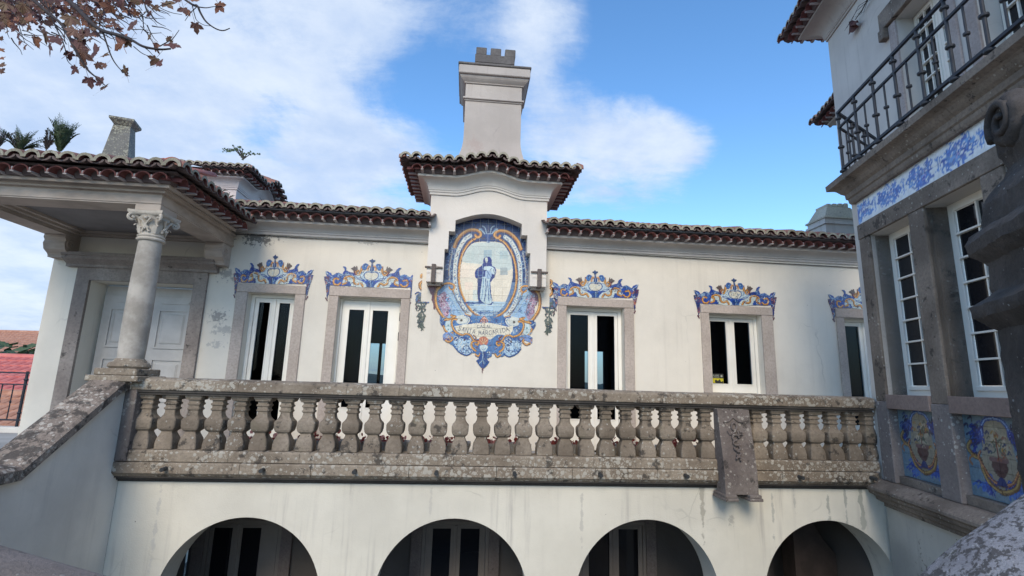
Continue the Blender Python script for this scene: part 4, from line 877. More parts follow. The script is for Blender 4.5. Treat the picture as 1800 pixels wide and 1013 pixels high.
# --- the painted pediments over the doors
D3 = lambda *p: [(960+x/10, 460+y/10) for x, y in p]
def mir3(p): return [(2*1046.3-x, y+(1046.3-x)*2*.026) for x, y in p]
def pediment(seed, acc):
    c = Canvas(966, 472, 1130, 556, 3.2); R = random.Random(seed)
    for sg in (0, 1):
        Q = (lambda p: mir3(p)) if sg else (lambda p: p); sd_ = -1 if sg else 1
        # silhouette and blue ground
        c.poly(Q(D3((200, 600), (190, 480), (240, 430), (330, 400), (380, 420), (420, 380), (560, 400), (620, 420), (700, 400), (740, 370), (862, 370), (862, 640), (500, 620), (340, 615), (250, 610))), (44, 76, 150))
        c.poly(Q(D3((110, 365), (150, 375), (200, 400), (230, 440), (300, 395), (370, 410), (400, 440), (300, 470), (200, 500), (130, 430))), (46, 78, 150), smooth=True)
        c.poly(Q(D3((385, 285), (420, 290), (455, 320), (480, 370), (560, 395), (600, 440), (420, 460), (400, 400), (420, 340))), (34, 62, 140), smooth=True)
        c.poly(Q(D3((95, 455), (140, 455), (200, 470), (215, 560), (200, 640), (198, 760), (175, 800), (185, 850), (160, 790), (150, 700), (130, 600), (105, 520))), (70, 70, 120))
        c.stroke(Q(D3((110, 370), (170, 430), (240, 470))), 1.2, PALE); c.stroke(Q(D3((240, 450), (300, 410), (370, 420))), 1.2, MID); c.stroke(Q(D3((400, 300), (450, 350), (470, 400))), .9, MID)
        xs = [q[0] for q in Q(D3((100, 0), (200, 0)))]; c.scribble((min(xs), 506, max(xs), 536), 26, 1.2, [PUR, (170, 110, 100), COBALT, PALE, (150, 90, 60)], 5, seed=seed+sg)
        c.stroke(Q(D3((150, 820), (180, 870))), 1.6, PUR)
        xs = [q[0] for q in Q(D3((220, 0), (620, 0)))]; c.scribble((min(xs), 500, max(xs), 512), 34, 1.0, [MID, PALE, COBALT, BLUE], 6, seed=seed+3+sg)
        # white relief behind the scrolls
        c.poly(Q(D3((400, 560), (430, 470), (520, 440), (600, 460), (640, 500), (760, 560), (790, 640), (560, 620), (520, 540), (440, 600))), (176, 184, 180), smooth=True)
        c.poly(Q(D3((600, 440), (700, 400), (760, 370), (862, 370), (862, 520), (780, 520), (660, 500))), (170, 184, 188), smooth=True)
        c.stroke(Q(D3((610, 460), (680, 430), (720, 400))), 1.5, PALE); c.stroke(Q(D3((640, 480), (700, 490), (760, 520))), 1.2, BLUE)
        # ochre S scrolls
        c.scroll(Q(D3((330, 500), (280, 490), (255, 530), (270, 585), (330, 600), (370, 570))), 3.6, side=sd_)
        c.scroll(Q(D3((410, 590), (470, 560), (460, 500), (430, 500), (450, 470), (520, 455), (580, 490), (590, 560), (640, 590), (700, 570), (740, 620))), 3.7, cols=(OCHD, OCH, OCHL) if acc else ((110, 70, 50), (176, 128, 82), (200, 170, 130)), side=sd_)
        c.scroll(Q(D3((700, 290), (690, 350), (660, 420), (620, 410), (600, 370), (640, 360))), 3.7, side=sd_)
        c.poly(Q(D3((520, 320), (560, 300), (575, 280), (600, 300), (610, 270), (630, 340), (600, 370), (560, 350))), (96, 84, 80), smooth=True); c.stroke(Q(D3((580, 360), (590, 400), (610, 430))), 2.6, PUR)
        c.poly(Q(D3((690, 300), (730, 240), (770, 235), (800, 260), (790, 300), (740, 350))), (84, 112, 160), smooth=True); c.stroke(Q(D3((740, 300), (745, 255), (780, 260))), 1.3, COBALT); c.stroke(Q(D3((745, 290), (765, 270))), .8, PALE)
        c.scroll(Q(D3((800, 350), (800, 300), (820, 280), (845, 300))), 2.4, cols=(OCHD, (196, 140, 110), OCHL), side=sd_)
        d = Q(D3((505, 560)))[0]; c.dot(d[0], d[1], 2.0, (60, 80, 130)); d = Q(D3((730, 380)))[0]; c.dot(d[0], d[1], .9, COBALT); d = Q(D3((640, 545)))[0]; c.dot(d[0], d[1], .8, COBALT)
        c.stroke(Q(D3((440, 600), (500, 610), (540, 590))), 1.6, BLUE)
    c.poly(D3((790, 560), (862, 530), (940, 560), (920, 635), (800, 635)), BLUE); c.stroke(D3((820, 560), (850, 600), (840, 635)), 1.4, COBALT); c.stroke(D3((900, 560), (880, 600), (890, 635)), 1.4, MID); c.stroke(D3((862, 540), (862, 635)), .6, PALE)
    c.poly(D3((735, 440), (750, 400), (800, 375), (862, 385), (930, 375), (975, 400), (990, 450), (960, 500), (862, 540), (765, 500)), BLUE, smooth=True)
    c.poly(D3((750, 440), (765, 405), (810, 387), (862, 398), (920, 390), (962, 410), (975, 450), (945, 492), (862, 522), (780, 492)), (186, 182, 166), smooth=True)
    c.poly(D3((830, 350), (840, 290), (890, 290), (900, 350), (865, 385)), BLUE); c.stroke(D3((865, 380), (862, 220)), 2.6, (70, 84, 130)); c.stroke(D3((862, 370), (864, 290)), 1., PALE)
    c.poly(D3((805, 185), (840, 175), (855, 150), (870, 172), (915, 185), (890, 205), (870, 230), (850, 230), (835, 205)), (66, 78, 118))
    c.scribble((968, 498, 1128, 526), 110, .9, [GLAZE, COBALT, PALE, OCHD, (60, 56, 60), MID], 4, seed=seed+9)
    c.grain(.12, seed); return c
PLAB = ['painted blue and ochre tile pediment over the narrow leftmost French window, nearest the portico', 'painted blue and ochre tile pediment over the wide French door left of the figure panel', 'painted blue and ochre tile pediment over the French window just right of the figure panel',
        'painted blue and ochre tile pediment over the window with the yellow sticker', 'painted tile pediment partly hidden behind the right-hand house']
for i, d in enumerate(DOORS):
    c = pediment(70+i*7, i != 0); x0, x1, zt = d[:3]; cx, w = (x0+x1)/2, x1-x0
    cx3, w3, z3 = (1.51+2.83)/2, 1.32, 1.478; f0 = cells(c)
    if i == 3: zz = 1.455
    fn = (lambda X, Z, cx=cx, w=w, zt=zt: f0((X-cx)/w*w3+cx3, Z-zt+z3))
    pd = tag(thing('painted_pediment', '', ''), PLAB[i], 'tile pediment', 'painted tile pediments over the terrace doors'); pd.location = (0, FY, 0)
    clip = (lambda X, Z, x0=x0, x1=x1, zt=zt: ((Z > zt+.004) | (X < x0-.004) | (X > x1+.004)) & (X > -3.93))
    if i == 1: clip2 = clip; clip = lambda X, Z, c_=clip2: c_(X, Z) & (X < -.955)
    tiles(pd, cx-.80*w/1.32*1.05, cx+.80*w/1.32*1.05, zt-.28, zt+.52, -.0125, .0068, fn, tile=.14, ox=cx, oz=zt, clipf=clip)
# ------------------------------------------------------------------ PORTICO (left), world coordinates relative to its front right corner
PX1, PX0, PF = -3.88, -6.57, 6.3
por = thing('portico', 'tile-roofed stone portico on a column in front of the grey panelled door', 'portico', (0, 0, 0))
m = MB()   # entablature beams: front, right side, left side, each with a stepped face
def beam_x(x0, x1, yf, yb, name='entablature', z0=2.005):
    prof = [(yb, z0), (yf+.03, z0), (yf+.03, z0+.075), (yf+.012, z0+.08), (yf+.012, z0+.095), (yf, z0+.10), (yf, z0+.24), (yf-.03, z0+.255), (yf-.03, z0+.28), (yb, z0+.28)]
    return MB().loft([[(x, y, z) for y, z in prof] for x in (x0, x1)]).build(name, M_ENT, por)
# mitred outer ring as one loft round the corner
prof = [(.34, 2.07), (.012, 2.07), (.012, 2.082), (.0, 2.087), (.0, 2.102), (.012, 2.107), (.012, 2.25), (-.02, 2.262), (-.02, 2.285), (.34, 2.285)]
def ringpt(o, z): return [(PX0-2*0-.0+o*0-0, PF+o, z), (PX1-o, PF+o, z), (PX1-o, FY-.001, z)]
R0, R1, R2 = [], [], []
for o, z in prof: a, b, c = ringpt(o, z); R0.append((-6.57+o, b[1], z)); R1.append(b); R2.append(c)
RL = [(-6.57+o, FY-.001, z) for o, z in prof]
MB().loft([RL, R0, R1, R2]).build('entablature', M_ENT, por)
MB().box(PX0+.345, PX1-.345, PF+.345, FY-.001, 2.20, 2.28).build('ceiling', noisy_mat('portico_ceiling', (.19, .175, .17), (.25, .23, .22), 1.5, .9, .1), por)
q = MB(); 
for a in (.0, .06): 
    z0, z1 = 2.16-a*.6, 2.198-a*.6
    q.box(PX0+.345, PX1-.345, FY-.12+a, FY-.002, z0, z1); q.box(PX1-.47+a, PX1-.346, PF+.35, FY-.13, z0, z1); q.box(PX0+.346, PX0+.47-a, PF+.35, FY-.13, z0, z1); q.box(PX0+.48, PX1-.48, PF+.346, PF+.47-a, z0, z1)
q.build('ceiling_moulding', M_ENT, por)
# block over the capital
CXc, CYc = PX1-.14, PF+.16
MB().box(CXc-.165, PX1-.004, PF+.004, PF+.36, 1.995, 2.069, bev=.004).build('impost_block', M_ENT, por)
def column(cx, cy, label=None, top=True):
    col = MB().lathe([(.137, .165), (.142, .30), (.145, .55), (.144, .8), (.139, 1.1), (.131, 1.4), (.125, 1.63)], (cx, cy, 0), 32).build('column', M_SHAFT, por, smooth=False); smooth_by_angle(col.data)
    b = MB().lathe([(.15, .05), (.195, .052), (.215, .075), (.212, .10), (.19, .125), (.172, .128), (.168, .14), (.155, .155), (.148, .168), (.1, .168)], (cx, cy, 0), 32).build('column_base', M_LICHEN, col); smooth_by_angle(b.data)
    p = MB(); p.box(cx-.235, cx+.235, cy-.235, cy+.235, -.03, .05, bev=.01); p.box(cx-.285, cx+.285, cy-.285, cy+.285, -.10, -.031, bev=.01); p.build('plinth', M_LICHEN, col)
    c = MB(); c.lathe([(.126, 1.62), (.150, 1.632), (.156, 1.648), (.148, 1.662), (.137, 1.668), (.148, 1.678), (.152, 1.69), (.140, 1.70), (.128, 1.71), (.130, 1.80), (.142, 1.88), (.165, 1.935), (.1, 1.94)], (cx, cy, 0), 28)
    # abacus with hollow sides
    ab = []
    for k in range(4):
        for t in (-1, -.5, 0, .5):
            r = .205-.035*(1-t*t); a = math.pi/2*k; x, y = t*.205, -r
            ab.append((x*math.cos(a)-y*math.sin(a), x*math.sin(a)+y*math.cos(a)))
    c.loft([[(cx+x*s, cy+y*s, z) for x, y in ab] for s, z in ((.88, 1.935), (.97, 1.95), (1, 1.965), (1, 1.99))])
    for k in range(4):   # corner volutes: a ribbon that curls under each corner
        a = math.pi/4+math.pi/2*k; pts = []; rr = []
        for i in range(20):
            t = i/19; th = -.6+t*7.2; r = .052*(1-t*.8); u = .185+.045+r*math.cos(math.pi/2-th)*1.; z = 1.895+r*math.sin(math.pi/2-th)
            pts.append((cx+u*math.cos(a), cy+u*math.sin(a), z)); rr.append(.021-.008*t)
        pts = [(cx+.13*math.cos(a), cy+.13*math.sin(a), 1.80), (cx+.16*math.cos(a), cy+.16*math.sin(a), 1.90)]+pts; rr = [.016, .02]+rr
        c.tube(pts, rr, 8)
        u = .23; tt = Vector((-math.sin(a), math.cos(a), 0)); c.tube([Vector((cx+u*math.cos(a), cy+u*math.sin(a), 1.893))+tt*s for s in (-.035, .035)], .014, 8)
    for k in range(8):   # acanthus leaves and crossing stems on the bell
        a = math.pi/4*k; 
        def P(u, da, z): return (cx+u*math.cos(a+da), cy+u*math.sin(a+da), z)
        if k % 2 == 1:
            c.loft([[P(.132, -.30, 1.71), P(.145, 0, 1.71), P(.132, .30, 1.71)], [P(.146, -.34, 1.76), P(.160, 0, 1.76), P(.146, .34, 1.76)], [P(.158, -.24, 1.81), P(.176, 0, 1.815), P(.158, .24, 1.81)], [P(.178, -.1, 1.825), P(.198, 0, 1.815), P(.178, .1, 1.825)], [P(.19, -.05, 1.805), P(.203, 0, 1.795), P(.19, .05, 1.805)]], closed=False)
        else:
            c.tube([P(.14, -.30, 1.73), P(.15, -.05, 1.80), P(.165, .2, 1.86), P(.185, .38, 1.90)], [.016, .015, .013, .02], 6); c.tube([P(.14, .30, 1.73), P(.15, .05, 1.80), P(.165, -.2, 1.86), P(.185, -.38, 1.90)], [.016, .015, .013, .02], 6)
            for da, z, r in ((0, 1.90, .026), (.0, 1.765, .02), (-.25, 1.775, .013), (.25, 1.775, .013)):
                c.lathe([(0, -r), (r*.8, -r*.6), (r, 0), (r*.8, r*.6), (0, r)], P(.163, da, z), 8)
    c.build('capital', M_CAPITAL, col); return col
column(CXc-.01, CYc)
column(PX0+.14, CYc)
# corbels under the beams at the wall
def corbel(x0, x1, name='corbel'):
    pr = [(FY-.001, 2.068), (FY-.30, 2.068), (FY-.31, 2.02), (FY-.28, 1.98), (FY-.30, 1.93), (FY-.27, 1.84), (FY-.19, 1.79), (FY-.17, 1.76), (FY-.17, 1.735), (FY-.001, 1.735)]
    o = MB().loft([[(x, y, z) for y, z in pr] for x in (x0, x1)]).build(name, M_ENT, por)
    for x in (x0-.006, x1+.006):
        pts = [(x, FY-.20+.075*(1-t*.75)*math.cos(t*9), 1.93+.075*(1-t*.75)*math.sin(t*9)) for t in np.linspace(0, 1, 22)]; MB().tube(pts, .012, 6).build('scroll', M_ENT, o)
corbel(PX1-.30, PX1-.03); corbel(PX0+.03, PX0+.34)
# roof edge
eave(por, (PX0, PF-.02), (PX1+.02, PF-.02), 2.287-.07, ext=(1, 1), corn=(.12, .075), cmat=M_ENT, pitch=.19, field=.9)
eave(por, (PX1+.02, PF-.02), (PX1+.02, FY-.3), 2.287-.07, out=(1, 0), ext=(1, 0), corn=(.12, .075), cmat=M_ENT, pitch=.19, field=.9)
eave(por, (PX0, FY), (PX0, PF-.02), 2.287-.07, out=(-1, 0), ext=(0, 1), corn=(.12, .075), cmat=M_ENT, pitch=.19, field=.9)
# roof body and red hips
q = MB(); zr = 2.52
q.add([(PX0-.2, PF-.2, zr), (PX1+.2, PF-.2, zr), (PX1+.2, FY+.3, zr), (PX0-.2, FY+.3, zr), (PX0+1.2, PF+1.15, zr+.42), (PX1-1.2, PF+1.15, zr+.42), (PX1-1.2, FY+.3, zr+.42), (PX0+1.2, FY+.3, zr+.42)], [(0, 1, 5, 4), (1, 2, 6, 5), (2, 3, 7, 6), (3, 0, 4, 7), (4, 5, 6, 7)])
q.build('roof_slope', M_TILE, por)
for k in range(5):
    t = k/6+.03; p = Vector((PX1+.22, PF-.22, zr+.02))+Vector((-1.4, 1.35, .45))*t; d = Vector((-1.4, 1.35, .45)).normalized()
    R = []
    for s, r in ((0, .10), (.30, .085)):
        c = p+d*s; side = Vector((d.y, -d.x, 0)).normalized(); up = side.cross(d).normalized(); up = up if up.z > 0 else -up
        R.append([c+side*r*math.cos(a)+up*r*.8*math.sin(a) for a in np.linspace(0, math.pi, 9)]+[c-side*(r-.02)*math.cos(a)+up*(r-.02)*.8*math.sin(a) for a in np.linspace(0, math.pi, 9)])
    MB().loft(R).build('ridge_tile', M_ROOFRED, por, smooth=True)
for k in range(5):
    x = PX1+.05-.19*k
    R = [[(x+.1*math.cos(a), y, z+.075*math.sin(a)) for a in np.linspace(0, math.pi, 8)] for y, z in ((PF+.02, 2.56), (PF+.9, 2.84))]; MB().loft(R).build('ridge_tile', M_ROOFRED, por, smooth=True)
# grey-speckled pinnacle chimney standing on the portico roof
pn = thing('pinnacle_chimney', 'speckled tapering stone chimney with a flat cap standing on the portico roof', 'chimney', (-5.22, 7.35, 2.5))
M_PIN = stone_mat('speckled_render', (.17, .16, .14), (.27, .26, .23), pale=(.52, .5, .38), spot=.9, dark=.2, scale=2)
q = MB(); q.loft([[(-h, -h*.9, z), (h, -h*.9, z), (h, h*.9, z), (-h, h*.9, z)] for h, z in ((.20, -.1), (.165, .5), (.105, 1.08))]); q.build('chimney_shaft', M_PIN, pn); pn.rotation_euler = (0, 0, rad(14))
q = MB(); q.loft([[(-h, -h, z), (h, -h, z), (h, h, z), (-h, h, z)] for h, z in ((.107, 1.081), (.12, 1.10), (.145, 1.13), (.155, 1.145), (.155, 1.175))]); q.loft([[(-h, -h, z), (h, -h, z), (h, h, z), (-h, h, z)] for h, z in ((.14, 1.176), (.02, 1.215))]); q.build('chimney_cap', M_PIN, pn)

# ------------------------------------------------------------------ ARCADE under the terrace
AY = 6.45; arc = thing('terrace_arcade', 'pale plastered arcade of round arches carrying the terrace, with a lichened stone cornice', 'arcade', (0, AY, 0))
ACX = [-2.46, -.058, 2.325, 4.713]; AR = .905; AZ = -2.515; ZT = -1.19; ZG = -4.35
def arcade():
    m = MB(); TH = .42; xs = [-3.935]
    def fr(p): m.add([(x, 0, z) for x, z in p], [tuple(range(len(p)))]); m.add([(x, TH, z) for x, z in p], [tuple(range(len(p)))[::-1]])
    edge = -3.935
    for c in ACX:
        fr([(edge, ZG), (c-AR, ZG), (c-AR, ZT), (edge, ZT)]); m.add([(c-AR, 0, ZG), (c-AR, TH, ZG), (c-AR, TH, AZ), (c-AR, 0, AZ)], [(0, 1, 2, 3)]); m.add([(c+AR, 0, ZG), (c+AR, TH, ZG), (c+AR, TH, AZ), (c+AR, 0, AZ)], [(0, 1, 2, 3)])
        P = [(c-AR*math.cos(a), AZ+AR*math.sin(a)) for a in np.linspace(0, math.pi, 41)]
        for p, q in zip(P[:-1], P[1:]):
            fr([p, q, (q[0], ZT), (p[0], ZT)]); m.add([(p[0], 0, p[1]), (q[0], 0, q[1]), (q[0], TH, q[1]), (p[0], TH, p[1])], [(0, 1, 2, 3)])
        edge = c+AR
    fr([(edge, ZG), (5.75, ZG), (5.75, ZT), (edge, ZT)]); return m
arcade().build('arcade_wall', M_ARC, arc)
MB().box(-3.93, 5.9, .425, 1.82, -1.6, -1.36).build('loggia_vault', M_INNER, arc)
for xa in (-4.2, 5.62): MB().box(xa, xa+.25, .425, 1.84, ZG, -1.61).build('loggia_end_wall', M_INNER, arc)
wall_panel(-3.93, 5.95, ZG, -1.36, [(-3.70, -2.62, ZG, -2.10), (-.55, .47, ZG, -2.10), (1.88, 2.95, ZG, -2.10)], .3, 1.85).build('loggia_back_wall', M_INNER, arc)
# loggia doors
for c, lab in ((-3.255, None), (-.035, None), (2.43, None)): pass
for (x0, x1, g) in ((-3.70, -2.62, ((-3.597, -3.322), (-3.192, -2.914))), (-.55, .47, ((-.399, -.112), (.028, .327))), (1.88, 2.95, ((2.026, 2.366), (2.505, 2.829)))):
    d = casement(arc, x0, x1, -4.2, -2.10, [(g[0][0], g[0][1], -3.6, -2.20), (g[1][0], g[1][1], -3.6, -2.20)], y=1.80, frame=.05, mat=M_DIMFRAME, name='glazed_door', mull=(g[0][1]+g[1][0])/2, pane=M_DGLASS)
    q = MB(); q.box(x0-.16, x0-.002, 1.78, 1.87, -4.2, -2.0); q.box(x1+.002, x1+.16, 1.78, 1.87, -4.2, -2.0); q.box(x0, x1, 1.78, 1.87, -2.098, -2.0); q.build('door_surround', stone_mat('loggia_door_stone', (.16, .13, .12), (.2, .17, .15), spot=-.5, dark=-.2), arc)
# dark timber seen inside the last arch
tb = MB(); tb.prism([(5.0, -2.02), (5.25, -1.88), (5.30, -1.96), (5.42, -2.16), (5.6, -2.35), (5.6, -2.8), (5.0, -2.8)], 'y', 7.55, 7.75); tb.box(4.92, 5.0, 7.5, 7.8, -3.4, -1.98)
tag(tb.build('timber_stand', M_WOOD), 'dark timber shape standing in the shade inside the rightmost arch', 'timber')
# cornice: stones end to end, dark fillets below
xs = [-3.97, -2.55, -1.75, -.62, .42, 1.35, 2.42, 3.20, 4.05, 4.95, 5.36]
for a, b in zip(xs[:-1], xs[1:]):
    pr = [(.03, -1.155), (-.10, -1.155), (-.14, -1.12), (-.152, -1.11), (-.152, -1.01), (-.145, -.995), (-.02, -.985), (.2, -.985), (.2, -1.155)]
    j = random.uniform(-.004, .004); MB().loft([[(x, y+j, z) for y, z in pr] for x in (a+.003, b-.003)]).build('cornice_stone', M_LICHEN, arc)
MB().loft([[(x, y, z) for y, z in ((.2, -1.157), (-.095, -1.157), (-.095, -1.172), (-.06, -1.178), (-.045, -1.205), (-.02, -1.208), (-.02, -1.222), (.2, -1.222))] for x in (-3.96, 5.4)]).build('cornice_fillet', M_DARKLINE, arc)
M_MORTAR = noisy_mat('lichen_drift', (.42, .33, .24), (.5, .42, .32), 12, .9, .3)
for px in (290, 462, 624, 767, 904, 1054, 1204, 1404, 1530):
    x = float(atY(px, 835, 6.3)[0]); w = MB(); w.tube([(x, -.235, -1.058), (x, -.15, -1.055)], [.022, .024], 10); w.tube([(x, -.237, -1.058), (x, -.233, -1.058)], [.024, .024], 10); w.build('drain_spout', M_BLACK, arc)

# ------------------------------------------------------------------ BALUSTRADE
bal = thing('terrace_balustrade', 'long lichened stone balustrade of square vase balusters along the terrace', 'balustrade', (0, PF, 0))
xs = [-3.88, -2.68, -1.42, -.80, .55, 1.75, 2.55, 3.15]; xs2 = [3.15, 4.2, 5.42]
for a, b in list(zip(xs[:-1], xs[1:]))+list(zip(xs2[:-1], xs2[1:])):
    j = random.uniform(-.005, .005)
    pr = [(.005, -.185), (-.0, -.175), (-.0, -.085), (.02, -.062), (.09, -.045), (.17, -.040), (.25, -.045), (.32, -.062), (.34, -.085), (.34, -.185)]
    MB().loft([[(x, y+j, z+j*.6) for y, z in pr] for x in (a+.002, b-.002)]).build('coping_stone', M_LICHEN, bal)
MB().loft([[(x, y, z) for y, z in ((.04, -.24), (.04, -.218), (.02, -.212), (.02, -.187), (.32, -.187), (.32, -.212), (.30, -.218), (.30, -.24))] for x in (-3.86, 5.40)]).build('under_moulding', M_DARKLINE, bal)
for a, b in zip([-3.86, -2.7, -1.9, -.95, -.1, .9, 1.62, 2.5, 3.22, 3.66, 4.5], [-2.7, -1.9, -.95, -.1, .9, 1.62, 2.5, 3.22, 3.64, 4.5, 5.40]):
    pr = [(.02, -.984), (.02, -.885), (.035, -.862), (.30, -.862), (.31, -.885), (.31, -.984)]
    MB().loft([[(x, y, z) for y, z in pr] for x in (a+.002, b-.002)]).build('base_stone', M_LICHEN, bal)
prof = [(.092, -.862), (.100, -.855), (.100, -.79), (.097, -.775), (.092, -.74), (.076, -.705), (.063, -.675), (.062, -.66), (.090, -.635), (.095, -.62), (.099, -.617), (.099, -.603), (.103, -.592), (.105, -.535), (.099, -.515), (.080, -.495), (.065, -.47), (.058, -.44), (.057, -.415), (.069, -.405), (.071, -.39), (.060, -.382), (.059, -.355), (.072, -.348), (.074, -.330), (.062, -.322), (.061, -.295), (.088, -.288), (.092, -.272), (.100, -.266), (.102, -.241)]
BM = MB().square(prof, (0, 0, 0), .10).mesh('baluster', M_BAL); smooth_by_angle(BM, 24)
pitch = .2638; n1 = 26
for k in range(n1+1):
    x = -3.73+k*pitch
    if 1: o = link('baluster', BM, bal, (x, .17, 0), rz=random.choice([0, math.pi/2, math.pi])+random.uniform(-.03, .03)); o.scale = (random.uniform(.98, 1.02), random.uniform(.98, 1.02), 1)
for k in range(7): link('baluster', BM, bal, (3.83+k*.262, .17, 0), rz=random.choice([0, math.pi/2])+random.uniform(-.02, .02))
# tall block at the left end, against the stair
MB().box(-3.93, -3.80, .0, .32, -.985, -.187, bev=.008).build('end_block', M_PIER, bal)
# carved pier running down over the cornice
x0, x1 = 3.205, 3.625
pier = MB(); pier.loft([[(x0, .06, z), (x0, y, z), (x1, y, z), (x1, .06, z)] for y, z in ((-.158, -1.245), (-.156, -1.10), (-.154, -.98), (-.13, -.80), (-.08, -.5), (-.045, -.242))]); po = pier.build('carved_pier', M_PIER, bal)
for a, b in ((x0-.02, x0+.13), (x1-.13, x1+.02)):
    q = MB(); q.box(a, b, -.19, .12, -1.282, -1.246, bev=.006); q.box(a-.01, b+.01, -.205, .12, -1.318, -1.283, bev=.006); q.build('pier_foot', M_PIER, po)
q = MB(); xm = (x0+x1)/2-.02; yy = -.05
q.tube([(xm-.13, yy, -.40), (xm-.06, yy, -.385), (xm, yy, -.34), (xm+.06, yy, -.385), (xm+.13, yy, -.40)], .010, 6)
q.tube([(xm+.035*math.cos(t), yy-.004, -.45+.045*math.sin(t)) for t in np.linspace(0, 6.3, 14)], .013, 6)
q.tube([(xm-.09, yy, -.50), (xm-.07, yy-.005, -.545), (xm-.02, yy-.005, -.53), (xm+.02, yy, -.50)], .013, 6); q.tube([(xm+.04, yy, -.50), (xm+.05, yy-.005, -.545), (xm+.10, yy-.005, -.545), (xm+.11, yy, -.52), (xm+.06, yy, -.51)], .013, 6)
for k in range(5):
    z = -.58-.062*k; r = .045-.004*k; ph = k*1.3
    q.tube([(xm+.0+r*math.cos(t+ph), yy-.012-.004*k, z+r*.75*math.sin(t+ph)) for t in np.linspace(0, 4.4, 9)], .013, 6)
q.v = [(x, y-(-.242-z)*.14-.004, z) for x, y, z in q.v]; q.build('carved_ornament', M_PIER, po)

# ------------------------------------------------------------------ STAIR WALL at the left
stw = thing('stair_wall', 'bluish plastered stair wall with a broad lichened sloping coping, left of the arches', 'wall', (0, 0, 0))
SX = -3.93
# outer face runs towards the viewer at x = SX; the top follows the coping
line = [(6.33, -.19), (6.20, -.19), (5.03, -.95), (4.2, -.97), (2.6, -1.9)]
face = [(6.44, ZG), (6.44, -.19)]+line+[(2.6, ZG)]
q = MB(); q.loft([[(x, y, z-.02) for y, z in face] for x in (SX, SX-.30)]); q.build('stair_wall_body', M_SIDE, stw)
def coping(a, b, name='coping_stone'):
    R = []
    for (y, z) in (a, b): R.append([(SX+.05, y, z-.10), (SX+.05, y, z-.01), (SX+.02, y, z+.015), (SX-.08, y, z+.035), (SX-.26, y, z+.035), (SX-.33, y, z+.02), (SX-.35, y, z-.01), (SX-.35, y, z-.10)])
    MB().loft(R).build(name, M_COPE, stw)
coping((6.30, -.105), (6.21, -.10)); coping((6.205, -.10), (5.62, -.485)); coping((5.615, -.488), (5.045, -.86)); coping((5.04, -.862), (4.2, -.872)); coping((4.195, -.875), (2.6, -1.8))
# ------------------------------------------------------------------ RIGHT HOUSE: local x runs along its wall towards the viewer, local y goes into the house
WR = .229186
rh = thing('right_house', 'grey-white house on the right with stone pilasters, multi-pane windows and an iron balcony', 'house', (5.40, 6.3, 0), math.atan2(-math.cos(WR), -math.sin(WR)))
UE = 6.0
# openings between pilasters: two seen, the rest continues behind the dark pillar
bays = [(.285, 1.12), (1.385, 2.22), (2.485, 3.32), (3.585, 4.42)]; pil = [(.05, .285), (1.12, 1.385), (2.22, 2.485), (3.32, 3.585), (4.42, 4.68)]
wall_panel(-.10, UE, -1.15, 2.90, [(a, b, -1.149, 2.107) for a, b in bays], .30, .03).build('lower_wall', M_RW, rh)
MB().box(-.10, -.09, .33, 3, -1.15, 2.9).build('end_wall', M_RW, rh)
MB().box(-.10, UE, .06, .5, ZG, -1.40).build('base_wall', M_RBASE, rh)
for a, b in pil:
    q = MB(); q.box(a, b, -.0, .30, -.085, 2.104, bev=.006); q.build('pilaster', M_RSTONE, rh)
    q = MB(); q.box(a-.005, b+.02, -.012, .30, -1.07, -.088, bev=.008); q.build('pilaster_foot', stone_mat('lichened_pilaster_foot', (.20, .175, .165), (.27, .24, .225), pale=(.45, .45, .42), spot=.42, dark=.2) if a == pil[0][0] else bpy.data.materials['lichened_pilaster_foot'], rh)
MB().box(.04, UE, -.005, .30, 2.108, 2.318, bev=.006).build('lintel', M_RSTONE, rh)
for a, b in bays:
    MB().box(a+.035, b-.001 if b < 1.2 else b, -.03, .31, -.175, .0, bev=.006).build('sill_stone', M_RSILL, rh)
    MB().box(a+.001, b-.001, .035, .30, -1.071, -.975, bev=.006).build('panel_foot', M_RSTONE, rh)
    MB().box(a+.001, b-.001, .115, .32, -.974, -.176).build('panel_back', M_RSTONE, rh)
# stepped base moulding
pr = [(.3, -1.072), (-.05, -1.072), (-.16, -1.15), (-.17, -1.165), (-.17, -1.195), (-.12, -1.225), (-.115, -1.26), (-.06, -1.29), (-.055, -1.33), (.0, -1.36), (.0, -1.398), (.3, -1.398)]
MB().loft([[(-.02+(y if y < 0 else 0), y, z) for y, z in pr], [(UE, y, z) for y, z in pr]]).build('base_moulding', M_RSTONE, rh)
